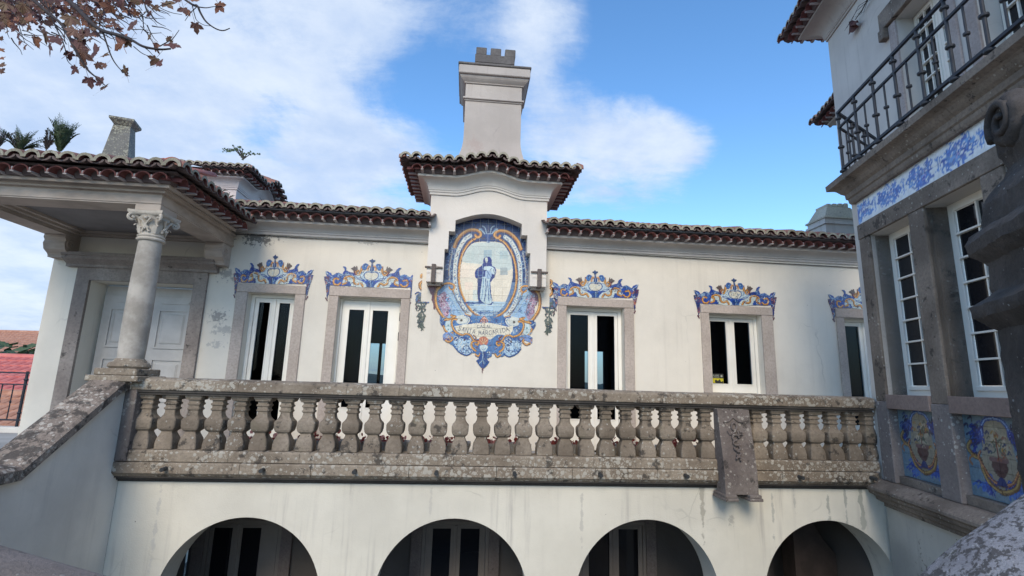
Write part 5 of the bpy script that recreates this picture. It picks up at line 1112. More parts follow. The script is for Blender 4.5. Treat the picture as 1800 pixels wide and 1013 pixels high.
# multi-pane windows set back in the openings
def grid_window(root, a, b, z0, z1, y, nx, nz, bx0=None, mat=None, fr=.075, bar=.022, name='pane_window', low=.10):
    w = MB(); mat = mat or M_FRAME
    w.box(a+.001, a+fr, y, y+.07, z0, z1); w.box(b-fr, b-.001, y, y+.07, z0, z1); w.box(a+fr, b-fr, y, y+.07, z1-fr*.8, z1-.001); w.box(a+fr, b-fr, y, y+.07, z0, z0+.06); wo = w.build(name, mat, root)
    A_, B_, C0, C1 = a+fr, b-fr, z0+low, z1-fr*.8
    q = MB(); q.box(A_, A_+.028, y-.012, y+.05, z0+.061, C1); q.box(B_-.028, B_, y-.012, y+.05, z0+.061, C1); q.box(A_+.028, B_-.028, y-.01, y+.05, C1-.03, C1-.001); q.box(A_-.01, B_+.01, y-.02, y+.05, z0+.062, C0+.01, bev=.005); q.build('sash', mat, wo)
    A_ += .028; B_ -= .028; C1 -= .03; C0 += .01
    for k in range(1, nx): x = A_+(B_-A_)*k/nx; MB().box(x-bar/2, x+bar/2, y-.012, y+.04, C0, C1).build('glazing_bar', mat, wo)
    for k in range(1, nz): z = C0+(C1-C0)*k/nz; MB().box(A_-.002, B_+.002, y-.028, y+.03, z-bar*.45, z+bar*.45).build('glazing_bar', mat, wo)
    for i in range(nx):
        for j in range(nz):
            x0, x1 = A_+(B_-A_)*i/nx, A_+(B_-A_)*(i+1)/nx; c0, c1 = C0+(C1-C0)*j/nz, C0+(C1-C0)*(j+1)/nz
            MB().box(x0+bar/2, x1-bar/2, y+.012, y+.016, c0+bar*.4, c1-bar*.4).build('pane', M_DGLASS, wo)
    return wo
for a, b in bays: grid_window(rh, a, b, .0, 2.107, .25, 2, 7, name='multi_pane_window')
# blue and white tile frieze
def frieze_fn(seed):
    c = Canvas(-.1, 2.25, 6.2, 2.75, 160); c.poly([(-.1, 2.2), (6.2, 2.2), (6.2, 2.8), (-.1, 2.8)], (196, 202, 206)); R = random.Random(seed)
    x = .18; k = 0
    while x < 6.1:
        w = .25
        cols = [(66, 104, 176), (50, 86, 164), (96, 130, 190), (112, 120, 168), (126, 150, 196), (80, 116, 182)]
        for sg in (-1, 1):      # clustered leaf scrolls
            for i in range(40):
                a = R.uniform(0, 6.28); r = R.random()**.6; px, pz = x+w*.95*r*math.cos(a), 2.4825+.125*r*math.sin(a); q = [(px, pz)]; aa = R.uniform(0, 6.28)
                for s in range(3): aa += R.uniform(.5, 1.3); q.append((q[-1][0]+.035*math.cos(aa), q[-1][1]+.03*math.sin(aa)))
                c.stroke(q, R.uniform(.016, .032), R.choice(cols), taper=.4)
        for i in range(14):
            a = R.uniform(0, 6.28); px, pz = x+w*.5*math.cos(a)*R.random(), 2.4825+.09*math.sin(a)*R.random(); c.stroke([(px, pz), (px+.03, pz+.02), (px+.05, pz)], .008, R.choice([(190, 198, 210), (206, 206, 214), (160, 150, 190)]), taper=.5)
        for sg in (-1, 1):      # fleurs between the clusters
            c.stroke([(x+.30, 2.4825), (x+.30+.005, 2.4825+sg*.05), (x+.30, 2.4825+sg*.10)], .018, (100, 130, 188), taper=.4)
            for s2 in (-1, 1): c.stroke([(x+.30, 2.4825+sg*.04), (x+.30+s2*.025, 2.4825+sg*.075), (x+.30+s2*.04, 2.4825+sg*.06)], .014, (110, 138, 192), taper=.4)
        x += .60; k += 1
    c.grain(.08); return lambda X, Z: c.sample(X, Z)
fz = thing('tile_frieze', 'blue and white painted tile frieze below the balcony of the right-hand house', 'tile frieze', rh.location, rh.rotation_euler.z)
tiles(fz, .055, 3.9, 2.3205, 2.6445, .018, .0155, frieze_fn(3), tile=.1615, ox=.055, oz=2.3205)
MB().box(.05, 5.9, .0302-.0005, .0304+.004, 2.319, 2.65).build('grout_bed', M_GROUT, fz)
MB().box(3.93, 5.9, .018, .029, 2.3205, 2.6445).build('tile_band', M_GROUT, fz)
# painted urn panels below the windows
def urn_fn(x0, x1, z0, z1, seed):
    k = 230; c = Canvas(x0-.02, z0-.02, x1+.02, z1+.02, k); c.poly([(x0-.02, z0-.02), (x1+.02, z0-.02), (x1+.02, z1+.02), (x0-.02, z1+.02)], (104, 128, 142))
    w, h = x1-x0, z1-z0; M = lambda *p: [(x0+w*a, z0+h*b) for a, b in p]
    R = random.Random(seed)
    for i in range(60): a, b = R.random(), R.random(); c.stroke(M((a, b), (a+.06, b+.02)), .02, R.choice([(112, 136, 148), (94, 120, 140), (122, 140, 144)]), taper=.5)
    c.poly(M((.30, .78), (.36, .92), (.5, .98), (.64, .92), (.70, .78), (.74, .52), (.80, .36), (.70, .22), (.5, .14), (.30, .22), (.20, .36), (.26, .52)), (138, 135, 122), smooth=True)
    for sg in (0, 1):
        Q = (lambda *p: M(*[(1-a, b) for a, b in p])) if sg else M
        c.stroke(Q((.5, .975), (.38, .95), (.31, .86), (.30, .76), (.22, .70), (.12, .74)), .040, (60, 84, 150)); c.stroke(Q((.5, .975), (.38, .95), (.31, .86), (.30, .76)), .014, (130, 160, 200))
        for i in range(34): a, b = R.gauss(.17, .05), R.gauss(.76, .06); c.stroke(Q((a, b), (a+.05, b+.03), (a+.06, b-.03)), .022, R.choice([(40, 54, 120), (58, 70, 140), (84, 90, 140), (70, 60, 90)]), taper=.5)
        for i in range(34): a, b = R.gauss(.26, .07), R.gauss(.16, .05); c.stroke(Q((a, b), (a+.05, b+.03), (a+.07, b-.03)), .022, R.choice([(44, 66, 140), (60, 88, 160), (84, 110, 170)]), taper=.5)
        for i in range(16): a, b = R.gauss(.13, .03), R.gauss(.60, .05); c.stroke(Q((a, b), (a+.04, b+.03)), .022, R.choice([(50, 66, 140), (60, 56, 100)]), taper=.5)
        c.scroll(Q((.10, .66), (.05, .58), (.12, .50), (.22, .46), (.24, .36), (.30, .22), (.42, .14), (.5, .12)), .050, cols=((80, 62, 56), (128, 106, 80), (160, 140, 106)))
        c.scroll(Q((.24, .56), (.20, .48), (.27, .36), (.36, .24), (.5, .20)), .030, cols=((90, 52, 56), (140, 92, 84), (176, 140, 110)))
        c.stroke(Q((.12, .50), (.05, .44), (.08, .38)), .02, (150, 110, 80))
    # urn with flowers
    c.poly(M((.40, .48), (.60, .48), (.62, .40), (.56, .31), (.52, .28), (.52, .24), (.58, .19), (.42, .19), (.48, .24), (.48, .28), (.44, .31), (.38, .40)), (84, 62, 66)); c.stroke(M((.38, .49), (.62, .49)), .035, (112, 90, 92)); c.stroke(M((.42, .38), (.5, .35), (.58, .38)), .012, (70, 44, 56))
    c.poly(M((.47, .29), (.53, .29), (.58, .20), (.42, .20)), (54, 66, 116))
    for i in range(46): a, b = R.gauss(.5, .08), R.gauss(.68, .10); c.stroke(M((a, b), (a+.03, b+.03), (a+.05, b)), R.uniform(.012, .030), R.choice([(150, 146, 130), (160, 154, 138), (130, 90, 84), (70, 70, 100), (150, 120, 70), (90, 96, 84)]), taper=.4)
    c.stroke(M((.5, .5), (.5, .72)), .012, (120, 60, 60)); c.stroke(M((.40, .55), (.47, .60), (.44, .70)), .012, (70, 90, 84)); c.stroke(M((.60, .55), (.54, .60), (.57, .70)), .012, (70, 90, 84))
    c.grain(.12); return lambda X, Z: c.sample(X, Z)
for (a, b), lab in zip(bays[:3], ('painted tile panel of an urn under the left pane window, next to the balustrade end', 'painted tile panel of an urn between the second and third pilasters, beside the grey coping', 'painted tile panel of an urn under the third window, behind the dark pillar')):
    up = thing('urn_panel', lab, 'tile panel', rh.location, rh.rotation_euler.z, 'painted urn panels under the right house windows')
    tiles(up, a+.004, b-.004, -.970, -.180, .10, .0085, urn_fn(a, b, -.975, -.175, int(a*10)), tile=.1375, ox=a+.004, oz=-.970, back=.013)
# balcony slab: stepped mouldings returned at its left end
pr = [(.4, 2.648), (-.03, 2.648), (-.045, 2.675), (-.05, 2.72), (-.07, 2.735), (-.075, 2.80), (-.11, 2.83), (-.145, 2.88), (-.17, 2.90), (-.24, 2.925), (-.245, 3.005), (-.22, 3.02), (.4, 3.02)]
for a, b in zip([None, 1.02, 2.15, 3.3, 4.6], [1.02, 2.15, 3.3, 4.6, UE]):
    A0 = [((.03+min(y, 0)) if a is None else a+.002, y, z) for y, z in pr]
    MB().loft([A0, [(b-.002, y, z) for y, z in pr]]).build('balcony_slab_stone', M_DARKST if (a or 0) > 9 else M_RSTONE, rh)
MB().box(-.10, UE, .402, .78, 2.905, 3.0).build('balcony_floor', M_PAVE, rh)
# upper storey, set back behind the balcony
UY = .76
MB().box(-1.72, -.101, UY, UY+.4, 3.52, 6.95).build('upper_wall', M_RW, rh)
wall_panel(-.10, UE, 2.9, 6.95, [(.18, 1.10, 3.0, 5.45), (1.56, 2.48, 3.0, 5.45), (2.95, 3.87, 3.0, 5.45)], .4, UY).build('upper_wall', M_RW, rh)
MB().box(-1.72, -1.71, UY+.401, 5, 3.52, 6.95).build('end_wall', M_RW, rh)
M_PJ = stone_mat('upper_surround_stone', (.34, .29, .27), (.42, .37, .35), pale=(.5, .48, .45), spot=-.5, dark=.0)
for a, b in ((.18, 1.10), (1.56, 2.48), (2.95, 3.87)):
    for u0, u1 in ((a-.16, a-.002), (b+.002, b+.16)):
        MB().box(u0, u1, UY-.03, UY+.24, 3.02, 5.44, bev=.006).build('jamb_stone', M_PJ, rh)
    MB().box(a-.30, b+.30, UY-.07, UY+.1, 5.46, 5.75, bev=.008).build('lintel_stone', M_RSTONE, rh)
    MB().box(a-.30, a-.17, UY-.10, UY+.02, 5.28, 5.458, bev=.01).build('bracket', M_RSTONE, rh)
    MB().box(b+.17, b+.30, UY-.10, UY+.02, 5.28, 5.458, bev=.01).build('bracket', M_RSTONE, rh)
    mid = (a+b)/2
    grid_window(rh, a+.01, mid, 3.0, 5.44, UY+.22, 2, 9, name='balcony_door', fr=.05); grid_window(rh, mid+.002, b-.01, 3.0, 5.44, UY+.22, 2, 9, name='balcony_door', fr=.05)
# roof eave of the upper storey, with its returned end
eave(rh, (-1.72, UY), (UE, UY), 6.52, ext=(1, 0), corn=(.36, .36), pitch=.2, field=.9, cmat=M_CHIM)
eave(rh, (-1.72, UY+2.5), (-1.72, UY), 6.52, out=(-1, 0), ext=(0, 1), corn=(.36, .36), pitch=.2, field=.9, cmat=M_CHIM)
# rear part of the right house: lower eave corner seen past the wall
rw = thing('rear_wing', 'rear wing of the right-hand house whose tiled eave corner shows left of the balcony', 'house', (9.4, 10.6, 0), math.atan2(-math.cos(WR), -math.sin(WR)))
MB().box(-.0, 1.6, .0, 4, -1, 6.1).build('wall', M_RW, rw)
rw.location = (8.45, 9.75, .35)
eave(rw, (0, 0), (1.55, 0), 5.62, ext=(1, 0), corn=(.3, .25), pitch=.2, field=.9, cmat=M_CHIM)
eave(rw, (0, 3.0), (0, 0), 5.62, out=(-1, 0), ext=(0, 1), corn=(.3, .25), pitch=.2, field=.9, cmat=M_CHIM)
# iron railing of the balcony
rl = thing('balcony_railing', 'dark blue iron railing with collared bars round the balcony of the right-hand house', 'railing', rh.location, rh.rotation_euler.z)
ry = -.20; u0 = .24; ZB0, ZB1, ZB2 = 3.10, 3.72, 3.95
def bar(p, q, r=.016, m=M_IRON, name='rail'):
    p, q = Vector(p), Vector(q); d = (q-p).normalized(); s = d.cross(Vector((0, 0, 1))).normalized()*r; u = s.cross(d).normalized()*r*.9
    MB().loft([[c+s+u, c-s+u, c-s-u, c+s-u] for c in (p, q)]).build(name, m, rl)
C0 = Vector((u0, ry, 0)); C1 = Vector((-.61, UY-.02, 0)); C2 = Vector((UE, ry, 0))
for z in (ZB0, ZB1, ZB2):
    bar((C0.x-.016, ry, z), (C2.x, ry, z), .018 if z != ZB1 else .015); bar((C0.x, ry, z+.001), (C1.x, C1.y, z+.001), .018 if z != ZB1 else .014)
def post(x, y, big):
    q = MB(); r = .018 if big else .0115; zt = ZB2-.018 if big else ZB1-.016; zb = 3.025 if big else ZB0+.016
    pr = [(r, zb), (r, zt)]; q.lathe(pr, (x, y, 0), 10)
    cols = ((3.60, .042), (3.36, .040)) if big else ((3.40, .026),)
    cols = ((3.86, .038), (3.42, .040), (3.06, .046)) if big else ((3.40, .028),)
    for z, R_ in cols: q.lathe([(r, z-.022), (R_, z-.012), (R_*1.05, z), (R_, z+.012), (r, z+.022)], (x, y, 0), 12)
    q.build('baluster', M_IRONGREY, rl, smooth=False)
k = 0; x = C0.x
while x < 4.6:
    post(x, ry, k % 2 == 0); x += .215; k += 1
n = 6
for k in range(1, n): p = C0.lerp(C1, k/n); post(p.x, p.y, k % 2 == 0)
# dry vine hanging under the eave with one curled leaf
vn = thing('dry_vine', 'dry vine twigs with one hanging curled brown leaf under the eave of the right-hand house', 'vine', rh.location, rh.rotation_euler.z)
q = MB(); q.tube([(-.70, UY-.06, 6.16), (-.50, UY-.05, 6.18), (-.30, UY-.06, 6.22), (-.05, UY-.08, 6.20), (.25, UY-.06, 6.28), (.8, UY-.05, 6.35)], [.006, .009, .010, .011, .012, .012], 6)
for s in range(7):
    a = random.uniform(-.45, .5); q.tube([(a, UY-.06, 6.2), (a-.1, UY-.16, 6.08+random.uniform(-.05, .1)), (a-.25, UY-.2, 5.98+random.uniform(-.1, .1)), (a-.42, UY-.2, 6.02)], [.005, .004, .003, .002], 5)
q.build('twig', M_BRANCH, vn)
q = MB(); P = [(-.90, 6.02), (-.84, 6.10), (-.78, 6.19), (-.72, 6.17), (-.66, 6.08), (-.56, 6.05), (-.60, 6.0), (-.68, 6.01), (-.74, 5.95), (-.80, 6.0)]
q.add([(-.74, UY-.14, 6.07)]+[(x, UY-.08+.05*math.sin(i*2.), z) for i, (x, z) in enumerate(P)], [(0, i+1, (i+1) % len(P)+1) for i in range(len(P))]); q.build('leaf', M_LEAF[2], vn)
# ------------------------------------------------------------------ FOREGROUND: dark pillar and copings of the stair the picture is taken from
PLx, PLy = 2.08, 1.78
fp = thing('stone_pillar', 'dark weathered stone pillar with moulded bands and a scroll on top, nearest thing on the right', 'pillar', (PLx, PLy, 0), math.atan2(-.89, -.456))
def zat(px, py, s=1.98): return float(ray(px, py)[2]*s)
prz = [(-2.6, 0), (-.62, .0), (zat(1755, 572)-.02, .0), (zat(1739, 569.5), .02), (zat(1714, 556), .047), (zat(1709, 535), .052), (zat(1722, 522), .02), (zat(1744, 515), .0),
       (zat(1730, 458), .0), (zat(1712, 449), .02), (zat(1695, 438), .045), (zat(1693, 418), .048), (zat(1700, 404), .03), (zat(1718, 394), -.005), (zat(1718, 355), -.005), (zat(1722, 330), -.03), (zat(1735, 310), -.06), (zat(1744, 296), -.075), (zat(1750, 270), -.06), (zat(1752, 200), -.05)]
from mathutils import noise as mn
zs_, os_ = [z for z, o in prz], [o for z, o in prz]
R = []
for z in np.unique(np.concatenate([np.arange(-2.6, 1.05, .03), np.array([z for z in zs_ if z > -2.6 and z < 1.05])])):
    o = float(np.interp(z, zs_, os_)); ring = []
    ns = 22
    wd = .42+o
    base = [(-o+(.42+2*o)*t, -o) for t in np.linspace(0, 1, ns, endpoint=False)]+[(wd, -o), (wd, wd), (-o, wd)]+[(-o, wd-(wd+o)*t) for t in np.linspace(0, 1, ns, endpoint=False)][1:]
    for x, y in base:
        v = Vector((x*7, y*7, z*7)); d = .008*mn.noise(v)+.008*mn.noise(v*4.1)+.005*mn.noise(v*9)
        ring.append((x+d*(-1 if x < .3 else 0), y+d*(-1 if y < .3 else 0), float(z)+.006*mn.noise(v*2+Vector((5, 5, 5)))))
    R.append(ring)
q = MB(); q.loft(R); sub = q.build('pillar_shaft', M_DARKST, fp, smooth=True); smooth_by_angle(sub.data, 28)
R = []; ccx, ccz = .175, 1.06
for y, r in ((.04, .05), (.03, .08), (.05, .10), (.08, .11), (.12, .103), (.16, .11), (.22, .11), (.27, .103), (.31, .11), (.36, .10), (.38, .06)):
    ring = []
    for k in range(48):
        a = 2*math.pi*k/48; rr_ = r*(1+.05*math.sin(7*a)+.06*mn.noise(Vector((3*math.cos(a), 3*math.sin(a), y*9)))); ring.append((ccx+rr_*math.cos(a), y, ccz+rr_*math.sin(a)))
    R.append(ring)
q = MB(); q.loft(R)
P_ = []
for i in range(26):
    t = i/25; th = math.pi*1.2-t*9.5; r = .09*(1-.85*t); P_.append((ccx+r*math.cos(th), .035, ccz+r*math.sin(th)))
q.tube(P_, [.018-.006*i/25 for i in range(26)], 8); q.build('scroll', M_DARKST, fp, smooth=True)

def coping_thing(name, label, edge, near, drop, mat):
    """edge: far silhouette edge of the rounded coping; near: horizontal vector to its near edge"""
    t = thing(name, label, 'coping', edge[0]); o = Vector(edge[0]); R = []
    for p in edge:
        p = Vector(p)-o; nv = Vector(near); ring = []
        for s, dz in ((-.02, -.30), (-.02, -.05), (0, -.01), (.10, .012), (.30, .015), (.5, .0), (.75, -.03), (1, -.10), (1.03, -.16), (1.03, -.6)): ring.append(p+nv*s+Vector((0, 0, dz*drop)))
        R.append(ring)
    n = len(R)
    for k in range(0, n-1, 2): MB().loft(R[k:k+3] if k+2 < n else R[k:]).build('coping_stone', mat, t, smooth=False)
    for c in t.children: smooth_by_angle(c.data, 40)
    return t
def at(px, py, s): return tuple(float(v) for v in ray(px, py)*s)
coping_thing('stair_coping', 'pale grey lichen-blotched sloping stair coping close by in the bottom right corner', [(1.16, 1.78, -1.0), at(1560, 1062, 1.64), at(1611, 1010, 1.62), at(1648, 974, 1.61), at(1684, 944, 1.60), at(1728, 915, 1.60), at(1767, 886, 1.60), at(1800, 862, 1.60), (2.15, 1.50, .02)], (-.12, -.52, -.08), 1., M_GREYCOPE)
coping_thing('stair_coping', 'brown-grey rough stair coping close by in the bottom left corner', [(-3.2, 2.3, -.10), at(-90, 930, 1.62), at(0, 952, 1.6), at(100, 981, 1.6), at(200, 1010, 1.6), at(260, 1030, 1.6), (-.75, 1.85, -.78)], (.10, -.50, -.06), 1., stone_mat('brown_coping', (.20, .165, .14), (.27, .225, .195), pale=(.34, .31, .27), spot=.12, dark=.5, scale=2.2))
# the stair they belong to, below the picture
struct(MB().box(-1.6, 2.0, -3, 1.3, -4.35, -1.75).build('stair_landing', M_PAVE))

# ------------------------------------------------------------------ LEFT DISTANCE
rr = thing('terrace_railing', 'dark iron railing at the terrace edge beyond the far left corner of the house', 'railing', (-8, 9.62, -1.05))
for z, h in ((1.0, .012), (.80, .010), (.2, .012)): MB().box(-3.4, 1.35, -.015, .015, z-h, z+h).build('rail', M_IRON, rr)
for k in range(24):
    x = -2.9+k*.18
    if k % 5 == 3: MB().lathe([(.022, .0), (.022, .30), (.035, .32), (.022, .34), (.022, .86), (.036, .885), (.022, .91), (.022, 1.03)], (x, 0, 0), 8).build('post', M_IRON, rr)
    else: MB().lathe([(.010, .2), (.010, .48), (.02, .5), (.010, .52), (.010, .80)], (x, 0, 0), 6).build('bar', M_IRON, rr)
MB().box(-3.5, 1.38, -.12, .12, -.02, .09, bev=.02).build('kerb_stone', M_RW, rr)
def far_roof(name, label, c, w, yd, z0, z1, mat, rows, wallh=4):
    t = thing(name, label, 'house', (c[0], c[1], 0)); q = MB(); q.box(-w, w, .3, yd*2-.3, z0-wallh, z0-.02); q.build('wall', M_RW, t)
    sl = (z1-z0)/yd; n = int(2*w/.26); me = []
    R = MB()
    for i in range(n):
        x = -w+.13+i*.26
        R.loft([[(x+.13*math.cos(a), y, z+.07*math.sin(a)) for a in np.linspace(0, math.pi, 6)] for y, z in ((-.1, z0), (yd, z1))], caps=False, closed=False)
    R.add([(-w, -.1, z0-.02), (w, -.1, z0-.02), (w, yd, z1), (-w, yd, z1)], [(0, 1, 2, 3)]); R.add([(-w, yd, z1), (w, yd, z1), (w, 2*yd, z0), (-w, 2*yd, z0)], [(0, 1, 2, 3)])
    for j in range(1, rows): y = yd*j/rows; R.box(-w, w, y-.02, y+.02, z0+sl*y+.03, z0+sl*y+.085)
    R.add([(-w, .3, z0-.02), (-w, yd, z1), (-w, 2*yd-.3, z0-.02)], [(0, 1, 2)]); R.add([(w, .3, z0-.02), (w, yd, z1), (w, 2*yd-.3, z0-.02)], [(0, 1, 2)])
    R.build('tiled_roof', mat, t, kind='stuff')
    MB().tube([(-w, yd, z1+.02), (w, yd, z1+.02)], .12, 8).build('ridge', mat, t); return t
M_REDROOF = noisy_mat('red_roof', (.50, .12, .10), (.60, .19, .16), 3, .8, .2); M_OLDROOF = noisy_mat('old_roof', (.35, .16, .10), (.46, .25, .17), 5, .9, .3)
a = far_roof('neighbour_house', 'neighbouring house with a bright red tiled roof beyond the railing on the far left', (-14.4, 14.2), 4.2, 5.2, -1.15, .42, M_REDROOF, 9); a.rotation_euler = (0, 0, rad(4))
a = far_roof('neighbour_house', 'low neighbouring building with orange barrel-tiled roof right behind the railing', (-10.2, 11.6), 1.6, 2.0, -1.35, -.62, M_OLDROOF, 6)
a = far_roof('neighbour_house', 'distant house with a brown tiled roof at the left edge of the photo', (-31.5, 31), 7, 4, .6, 2.35, M_OLDROOF, 12); a.rotation_euler = (0, 0, rad(-8))
# trees far behind, seen through the glass
def bush(name, label, c, r, n, mat, leaf=.25, cat='bush'):
    t = thing(name, label, cat, c); R = random.Random(int(c[0]*10)); q = MB()
    for i in range(n):
        v = Vector((R.gauss(0, 1), R.gauss(0, 1), R.gauss(0, 1))).normalized()*(R.random()**.4); p = Vector((v.x*r[0], v.y*r[1], v.z*r[2]+r[2]))
        a = Vector((R.uniform(-1, 1), R.uniform(-1, 1), R.uniform(-.6, .6))).normalized()*leaf; b = a.cross(Vector((R.uniform(-1, 1), R.uniform(-1, 1), 1))).normalized()*leaf*.6
        q.add([p-a, p+b, p+a, p-b], [(0, 1, 2, 3)])
    q.build('crown', mat, t, kind='stuff'); MB().tube([(0, 0, 0), (0, 0, r[2])], [.12, .05], 6).build('trunk', M_BRANCH, t); return t
bush('garden_tree', 'green tree behind the house, glimpsed through the wide French door', (-5.4, 18, -4.3), (2.2, 2, 2.7), 2600, M_FERN, .22, 'tree')
bush('garden_tree', 'dark shrubs between the neighbouring roofs on the far left', (-24, 27, -3), (4.5, 3, 2.3), 1800, M_FERN, .3, 'tree')
# rear turret behind the portico
tu = thing('rear_turret', 'pinkish plastered roof turret with tiled eaves and curved cornice rising behind the portico', 'turret', (0, 0, 0))
TX0, TX1, TY0, TY1 = -6.72, -5.97, 12.5, 15.2; TZ = 4.62
M_TUR = plaster_mat('pink_turret_plaster', (.66, .57, .55), .1, .2)
MB().box(TX0, TX1, TY0, TY1, 2.2, TZ+.3).build('turret_wall', M_TUR, tu)
eave(tu, (TX0, TY0), (TX1, TY0), TZ, ext=(1, 1), corn=(.22, .28), pitch=.2, field=.5, cmat=M_TUR)
tz = lambda s: .30*(.5+.5*math.cos(math.pi*min(1, abs(s-1.35)/.8)))
eave(tu, (TX1, TY0), (TX1, TY1), TZ, out=(1, 0), ext=(1, 1), corn=(.22, .28), pitch=.2, field=.5, cmat=M_TUR, zf=tz, n=28)

# ------------------------------------------------------------------ PLANTS
def fern(label, base, h, n, seed, dry=.15, spread=.5, cat='fern', name='roof_fern'):
    R = random.Random(seed); t = thing(name, label, cat, base)
    for k in range(n):
        a = R.uniform(0, 2*math.pi); L = h*R.uniform(.40, 1.08); lean = R.uniform(.08, spread); q = MB(); pts = []
        for i in range(14):
            s = i/13; r = lean*L*s**1.5; pts.append(Vector((r*math.cos(a), r*math.sin(a), L*s*(1-.30*lean*s*s*s))))
        q.tube(pts, [.005-.003*i/13 for i in range(14)], 4)
        side = Vector((-math.sin(a), math.cos(a), 0))
        for i in range(3, 14):
            w = .050*h/.45*abs(math.sin(math.pi*min(1, (i/13)**1.4)))**.8+.006
            for sg in (-1, 1):
                for hh in (0, .5):
                    p = pts[i]*(1-hh)+pts[i-1]*hh; d = (side*sg+Vector((0, 0, .5))+Vector((R.uniform(-.2, .2),)*3)).normalized(); e = d.cross(side).normalized()*.2*w
                    if e.length < 1e-4: e = Vector((.2*w, 0, 0))
                    q.add([p, p+d*w*.5+e+Vector((0, 0, .10*w)), p+d*w, p+d*w*.5-Vector((0, 0, .18*w))], [(0, 1, 2, 3)])
        q.build('frond', M_FERNDRY if R.random() < dry else M_FERN, t)
    return t
def zroof(px, py, Y): p = atY(px, py, Y); return (float(p[0]), float(Y), float(p[2]))
fern('large bushy green fern growing on the portico roof tiles left of the pinnacle chimney', zroof(103, 272, 6.35), .50, 54, 3, .12, .45)
fern('dry thin fern fronds beside the large fern on the portico roof', zroof(80, 268, 6.3), .46, 5, 4, 1, .45)
fern('low spreading green fern on the portico roof near the left edge of the photo', zroof(32, 272, 6.35), .36, 40, 5, .2, .95)
fern('dry fern clump cut by the left edge of the photo on the portico roof', zroof(-6, 264, 6.4), .38, 12, 6, .6, .6)
fern('small green weed sprouting from the portico side eave', zroof(384, 344, 7.1), .20, 12, 7, 0, .8, 'weed', 'roof_weed')
fern('second small green weed lower on the portico side eave', zroof(395, 356, 7.5), .17, 10, 8, 0, .9, 'weed', 'roof_weed')
sh = thing('roof_sapling', 'thin leafy twigs growing on top of the rear turret roof', 'weed', zroof(428, 280, 12.6)); R_ = random.Random(3); q = MB(); l = MB()
for k in range(9):
    dx = R_.uniform(-.6, .8); H = R_.uniform(.15, .36); pts = [Vector((0, 0, 0)), Vector((dx*.4, 0, H*.9)), Vector((dx*.8, .02, H)), Vector((dx, .0, H*.8+R_.uniform(-.05, .2)))]; q.tube(pts, [.012, .009, .006, .004], 5)
    for i in range(18):
        s = R_.random(); p = pts[1].lerp(pts[3], s) if s > .2 else pts[0].lerp(pts[1], s*5); v = Vector((R_.uniform(-1, 1), R_.uniform(-.5, .5), R_.uniform(-1, 1)))*.045; w = v.cross(Vector((0, 1, .3))).normalized()*.025; l.add([p, p+v*.5+w, p+v, p+v*.5-w], [(0, 1, 2, 3)])
q.build('stem', M_BRANCH, sh); l.build('foliage', M_FERN, sh, kind='stuff')
# planters with red-leaved begonias behind the balusters
M_POT = stone_mat('trough_stone', (.40, .38, .35), (.5, .48, .45), pale=(.55, .54, .5), spot=-.1, dark=.1)
PL = [(-2.62, .30), (-1.85, .30), (-1.05, .34), (-.25, .34), (.55, .34), (1.35, .34), (2.25, .32), (3.0, .30)]
WH = ['leftmost of the stone troughs, nearest the portico column', 'stone trough between the narrow leftmost French window and the wide one', 'stone trough before the wide French door', 'stone trough below the left edge of the figure panel',
      'stone trough below the middle of the figure panel', 'stone trough just left of the door with blue glass', 'stone trough right before the door with blue glass', 'rightmost of the stone troughs, left of the carved pier']
for i, (x, w) in enumerate(PL):
    t = thing('stone_planter', 'low grey '+WH[i] if WH[i].startswith('stone') else 'low grey trough, '+WH[i], 'planter', (x, 6.95, -1.05), 0, 'stone troughs behind the balusters')
    R = []
    for z, s in ((0, .85), (.03, .9), (.20, 1), (.24, 1.05), (.27, 1.05), (.27, .92), (.22, .9)): R.append([(-w*s, -.12*s, z), (w*s, -.12*s, z), (w*s, .12*s, z), (-w*s, .12*s, z)])
    MB().loft(R).build('trough', M_POT, t)
    pt = thing('begonia', 'red-leaved plants in the '+WH[i], 'flowering plant', (x, 6.95, -.83), 0, 'red begonias in the stone troughs'); R_ = random.Random(i)
    a, b = MB(), MB()
    for k in range(70):
        p = Vector((R_.uniform(-w*.85, w*.85), R_.uniform(-.13, .10), R_.uniform(.0, .10)*(1 if k % 3 else 1.5))); n_ = Vector((R_.uniform(-1, 1), R_.uniform(-1.4, .2), R_.uniform(.1, 1))).normalized(); u = n_.cross(Vector((0, 0, 1))).normalized(); v = n_.cross(u); r = R_.uniform(.018, .036)
        (a if R_.random() < .8 else b).add([p+(u*math.cos(t_)+v*math.sin(t_))*r for t_ in np.linspace(0, 2*math.pi, 7)[:-1]], [tuple(range(6))])
    a.build('leaves', M_REDLEAF, pt, kind='stuff'); b.build('petals', M_PINK, pt, kind='stuff')

